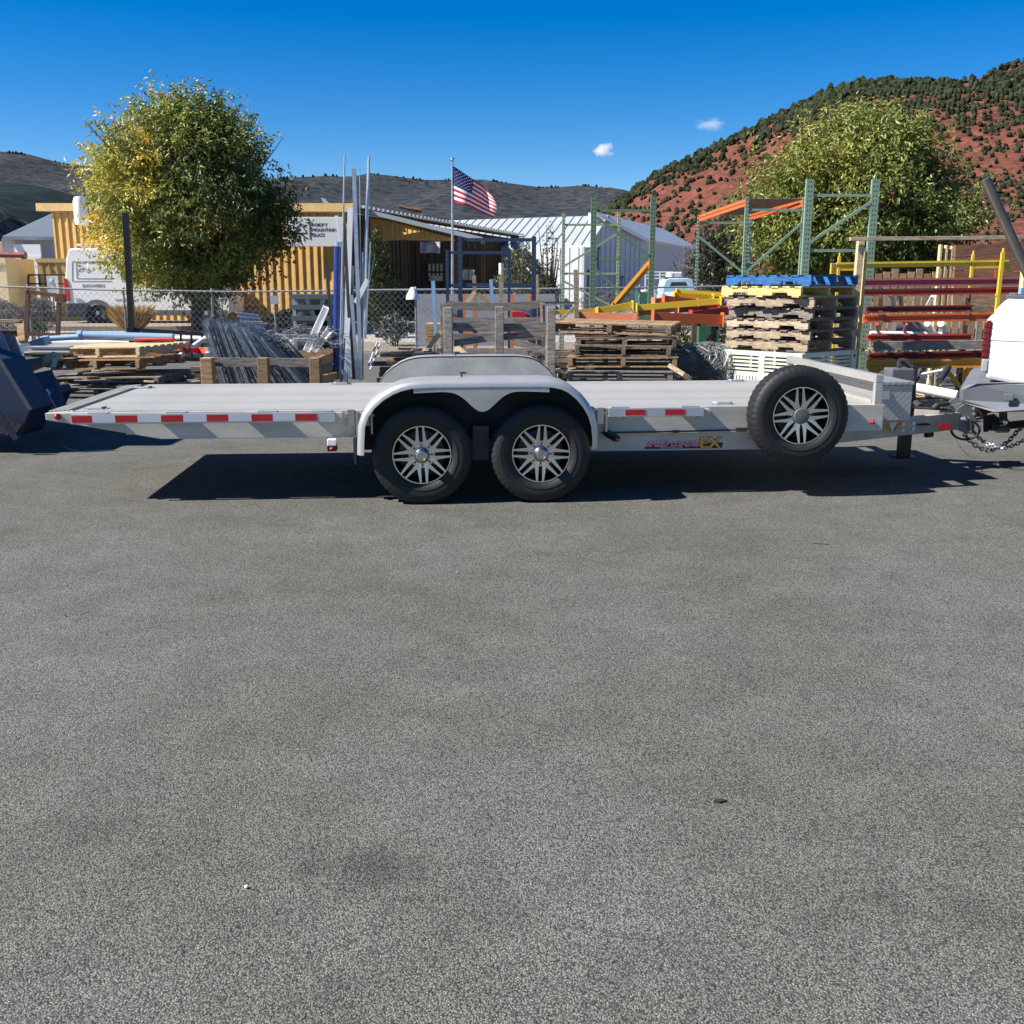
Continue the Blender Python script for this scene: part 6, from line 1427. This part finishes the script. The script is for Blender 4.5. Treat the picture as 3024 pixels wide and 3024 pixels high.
pipe((2693,1143),(2826,1168), 12.3, .058, M_PVCW, 'thick white pipe on the ground beyond the tongue', 12.0)
pipe((2800,1085),(2774,1125), 12.4, .04, M_BLKM, 'black corrugated pipe end under the amber beam', 12.1)
pipe((2700,1110),(2790,1092), 12.9, .018, M_PVCW, 'thin white pipe behind the winch box')
pipe((2610,1112),(2625,1090), 12.7, .018, M_MAUV, 'short pink bar left of the winch box'); pipe((2625,1112),(2638,1090), 12.7, .018, M_MAUV, 'second short pink bar left of the winch box')
single(MB().bx(A(2690,835,13).x, A(2900,835,13).x, 12.5, 14.0, .003, .05), 'tarp_stack', mat('black sheeting', (.02,.021,.023), .5, var=.3), 'flat stack of black sheeting on the ground beyond the tongue', 'sheeting')
for i, (a, b, m_, lb) in enumerate((((2690,1176),(2900,1168),M_WBRN,'long brown plank on the ground behind the coupler'),((2710,1186),(2900,1178),M_WPALE,'long pale plank on the ground in front of the brown one'),((2690,1153),(2745,1165),M_WNEW,'short fresh plank beside the white pipe'))):
    A1, B1 = G(*a, .03), G(*b, .03); single(MB().bar(A1+V((0,0,.0)), B1, .16, .035), 'plank', m_, lb, 'plank')
for i, px in enumerate((2850, 2885)): q = G(px, 1130, .0); single(MB().bx(q.x-.1, q.x+.1, q.y, q.y+.2, 0, .16), 'block', M_WPALE if i else M_CONC, ['concrete block under the amber rack','timber block right of the concrete one'][i], 'block')
shrub('weeds', 'scrubby weeds behind the lower beams at right', 'weeds', A(2700,1000,17)-V((0,0,A(2700,1000,17).z)), .9, .5, 700, [(.05,.06,.02),(.15,.14,.07)], .1, .04)
# timber fence far behind at right
t = thing('picket_fence', 'tan picket fence behind the right tree', 'fence', V((A(2800,835,27).x,27,0)))
for i in range(26): x = A(2560+i*24,835,27).x; MB().bx(x, x+.17, 27, 27.03, .05, A(2600,805+3*math.sin(i*2.1),27).z+.1*(i % 3 == 0)).build('picket', M_WBRN, t)
MB().bar((A(2560,835,27).x,27.05,1.3), (A(3190,835,27).x,27.05,1.3), .04, .08).build('rail', M_WBRN, t)

# ---- white pickup at the right edge
PKY = -26.0; PKO = V((3.76, 8.2, 0))
PK = thing('pickup_truck', 'white pickup truck with grey rear bumper at the right picture edge', 'truck', PKO, local=True); PK.rotation_euler = (0,0,R(PKY))
hT = A(2990,884,8.2).z; hB = A(2960,1125,8.2).z; WT = 1.95
prof = [(.01,hB+.02),(-.01,hB+.25),(.0,hT-.22),(.04,hT-.07),(.12,hT),(2.0,hT+.02),(2.0,hB-.12),(1.75,hB-.12),(1.68,hB+.12),(1.5,hB+.32),(1.2,hB+.4),(.9,hB+.32),(.72,hB+.12),(.66,hB-.06),(.3,hB-.03)]
bed = MB().prism([(a, 0, b) for a, b in prof], (0,WT,0)).build('bed', M_WHITE, PK, bevel=.03)
MB().bx(.16, 1.95, .12, WT-.12, hT+.004, hT+.03).build('bed_liner', M_BLKM, bed)
for y_ in (.03, WT-.09): MB().bx(.1, 1.97, y_, y_+.06, hT+.004, hT+.035).build('rail_cap', M_GPL, bed, bevel=.006)
MB().bx(-.022, -.008, .2, WT-.2, hB+.12, hT-.16).build('tailgate_panel', M_WHITE, bed, bevel=.006); MB().bx(-.034, -.024, WT/2-.1, WT/2+.1, hT-.3, hT-.22).build('tailgate_handle', M_BLK, bed)
MB().prism([(2.03,0,hB-.1),(5.3,0,hB-.1),(5.35,0,hT-.15),(4.0,0,hT),(3.5,0,hT+.55),(2.15,0,hT+.55),(2.03,0,hT)], (0,WT,0)).build('cab', M_WHITE, PK, bevel=.06)
MB().prism([(2.2,-.004,hT+.06),(3.55,-.004,hT+.06),(3.35,-.004,hT+.48),(2.25,-.004,hT+.48)], (0,.006,0)).build('side_window', M_GLASS, PK)
zl0, zl1 = A(2905,1092,8.2).z, A(2905,948,8.2).z
lamp = MB().bx(-.03, .025, -.008, .16, zl0+.09, zl1).build('tail_lamp', mat('dark red lens', (.13,.006,.008), .2), PK, bevel=.012)
for i in range(6): MB().bx(-.034, .02, -.011, .15, zl0+.1+i*(zl1-zl0-.1)/6, zl0+.106+i*(zl1-zl0-.1)/6).build('lens_rib', M_BLK, lamp)
MB().bx(-.027, .025, -.008, .16, zl0-.02, zl0+.086).build('reverse_lamp', mat('clear lens', (.3,.3,.31), .2), PK, bevel=.012)
MB().bx(.62, .625, -.003, -.001, hB+.1, hT-.1).build('panel_gap', M_BLKM, PK)
MB().bar((.02,-.002,hB+.33), (1.0,-.002,hB+.3), .006, .012).build('body_crease', M_WHITE, PK)
bz1, bz0 = A(2940,1136,8.1).z, A(2940,1222,8.1).z
bp_ = MB().prism([(-.17,.06,bz0+.06),(-.17,.04,bz1-.03),(-.05,-.02,bz1),(.62,-.02,bz1+.05),(.62,-.02,bz0+.05),(.1,-.02,bz0)], (0,WT-.06,0)).build('bumper', mat('grey bumper plastic', (.12,.13,.145), .5, var=.12, scale=4, dirt=.3, dirtcol=(.18,.18,.18)), PK, bevel=.035)
MB().bx(.16, .23, -.036, -.016, (bz0+bz1)/2-.01, (bz0+bz1)/2+.045).build('sensor', M_GPL, bp_, bevel=.006)
for s_ in (1.2, 4.5):
    w_ = MB().lathe([(.2,0),(.22,-.02),(.34,-.03),(.38,0),(.39,.08),(.39,.2),(.2,.22)], (s_, .06, .39), (0,1,0), 28, closed=True).build('wheel', M_RUB, PK, smooth=40)
    MB().lathe([(.205,.02),(.2,.0),(.1,.03),(.06,-.01),(0,-.01)], (s_, .06, .39), (0,1,0), 24).build('rim', M_GALV, w_, smooth=40)
MB().bx(.75, 5.2, .12, WT-.12, .38, hB-.1).build('underbody', M_BLKM, PK)
# receiver hitch with drop plate
_zc = zc; _cr, _sr = math.cos(R(PKY)), math.sin(R(PKY))
def zc(x, y, w=1.19):
    p_ = _zc(x, y, w); W_ = V((TX+p_.x*cy_-p_.y*sy_, TY+p_.x*sy_+p_.y*cy_, p_.z))-PKO
    return V((W_.x*_cr+W_.y*_sr, -W_.x*_sr+W_.y*_cr, p_.z))
ht = MB().bar(zc(1330,960,1.25), zc(2400,860,1.25), .06, .06).build('hitch_bar', M_DKST, PK)
MB().prism([zc(1490,830,1.2),zc(1640,830,1.2),zc(1640,560,1.2),zc(1490,560,1.2)], zc(1490,830,1.26)-zc(1490,830,1.2)).build('drop_plate', M_RUST, ht)
for i in range(4): q = zc(1590, 610+i*58, 1.188); MB().lathe([(.018,0),(.018,-.004),(0,-.004)], q, (0,1,0), 10).build('hole', M_BLK, ht)
MB().tube(zc(1440,980,1.2), zc(1650,980,1.2), .042, 12).build('ball_mount', M_HUB, ht, smooth=40)
MB().lathe([(.0,-.02),(.03,0),(.033,.02),(.02,.04),(0,.045)], zc(1600,870,1.19), (0,-1,0), 12).build('pin', M_CHROME, ht, smooth=40)
MB().prism([zc(1210,790,1.22),zc(1400,750,1.22),zc(1540,860,1.22),zc(1330,930,1.22),zc(1310,1040,1.22),zc(1215,1050,1.22)], (0,.12,0)).build('lock_box', M_BLK, ht)
MB().prism([zc(1100,470,1.3),zc(1180,580,1.3),zc(1370,610,1.3),zc(1410,690,1.3),zc(1105,770,1.3),zc(1090,600,1.3)], (0,.05,0)).build('safety_bracket', M_RUST, ht)
# things carried in the truck
a_, b_ = A(2910,528,9.0), A(3040,820,9.0)
single(MB().tube(a_, b_.lerp(a_, -.35), .042, 14), 'steel_pole', mat('dark pole', (.09,.08,.07), .45, .3, var=.15), 'dark round steel pole leaning out of the truck bed', 'pole', smooth=40)
t = thing('timber_post', 'pale timber post with a blue wrap standing in the truck bed', 'post', A(3030, 900, 9.2)); MB().bar(A(3020,905,9.2), A(3034,775,9.2), .07, .07, (1,0,0)).build('post', M_WNEW, t); MB().bar(A(3023,895,9.16), A(3028,850,9.16), .05, .09, (1,0,0)).build('blue_wrap', M_PVCB, t)
single(MB().bx(A(3000,835,9.1).x, A(3090,835,9.1).x, 9.0, 9.3, A(3000,922,9.1).z-.06, A(3000,896,9.1).z), 'bed_box', M_WHITE, 'small white box on the truck bed rail', 'box', bevel=.01)
# ---- litter on the asphalt
single(MB().path([G(188,1318,.004), G(205,1326,.006), G(232,1332,.004)], .005, 5), 'dry_stalk', M_WPALE, 'dry pale stalk on the asphalt near the trailer tail', 'stalk')
single(MB().path([G(2400,1604,.004), G(2450,1606,.006)], .003, 5), 'twig', M_RUST, 'thin twig on the asphalt at right', 'twig')
q = G(2125,2370,.0); single(MB().prism([q+V((-.02,0,.001)), q+V((0,-.008,.001)), q+V((.025,.004,.001)), q+V((.01,.014,.001)), q+V((-.012,.012,.001))], (0,0,.006)), 'leaf_litter', M_BLKM, 'small dark leaf on the asphalt in the right foreground', 'leaf')
for i, (px, py) in enumerate(((727,2618),(193,1817),(1350,1690))): q = G(px,py,.006); single(MB().lathe([(0,-.004),(.005,-.002),(.006,.001),(.003,.004),(0,.004)], q, (.2,0,1), 7), 'pebble', [M_WHITE, M_BLKM, M_CONC][i], ['white pebble in the left foreground','black pebble at the left of the lot','grey pebble in the middle of the lot'][i], 'pebble')

# ---- low piles of timber that fill the back of the yard
def pile(px0, px1, ytop, Y, n, mats, what, group, dep=.9):
    z1 = A((px0+px1)/2, ytop, Y).z; x0, x1 = A(px0,835,Y).x, A(px1,835,Y).x; lay = max(1, int(z1/.07)); per = max(2, n//lay)
    for i in range(lay):
        for j in range(per):
            y = Y+dep*j/per+rnd.uniform(0,.05); a, b = x0+rnd.uniform(-.08,.1), x1+rnd.uniform(-.1,.08); z = .03+i*.07
            single(MB().bar((a,y,z+rnd.uniform(-.008,.008)), (b,y+rnd.uniform(-.08,.08),z+rnd.uniform(-.008,.008)), .13+rnd.uniform(-.03,.02), .055), 'board', rnd.choice(mats), what, 'board', group)
pile(1110, 1300, 1064, 13.2, 24, [M_WDK, M_WDK, M_WBRN, M_WGREY], 'dark boards added for the shade under the offcuts left of the grey crate', 'boards left of the crate')  # dark boards stand in for the black shade below the offcuts
pile(1640, 1700, 1030, 13.0, 24, [M_WDK, M_WDK, M_WGREY], 'dark short boards added for the shade between the crate and the middle pallets', 'boards right of the crate', .7)  # boards added to darken a gap that only holds shade
pile(545, 612, 1078, 13.2, 16, [M_WDK, M_WGREY, M_GPL], 'dark short boards stacked between the left pallets and the bunk', 'boards left of the bunk', .7)
pile(1330, 1620, 1085, 12.6, 14, [M_WDK, M_WGREY], 'dark boards lying inside the grey timber crate', 'boards inside the crate', .7)
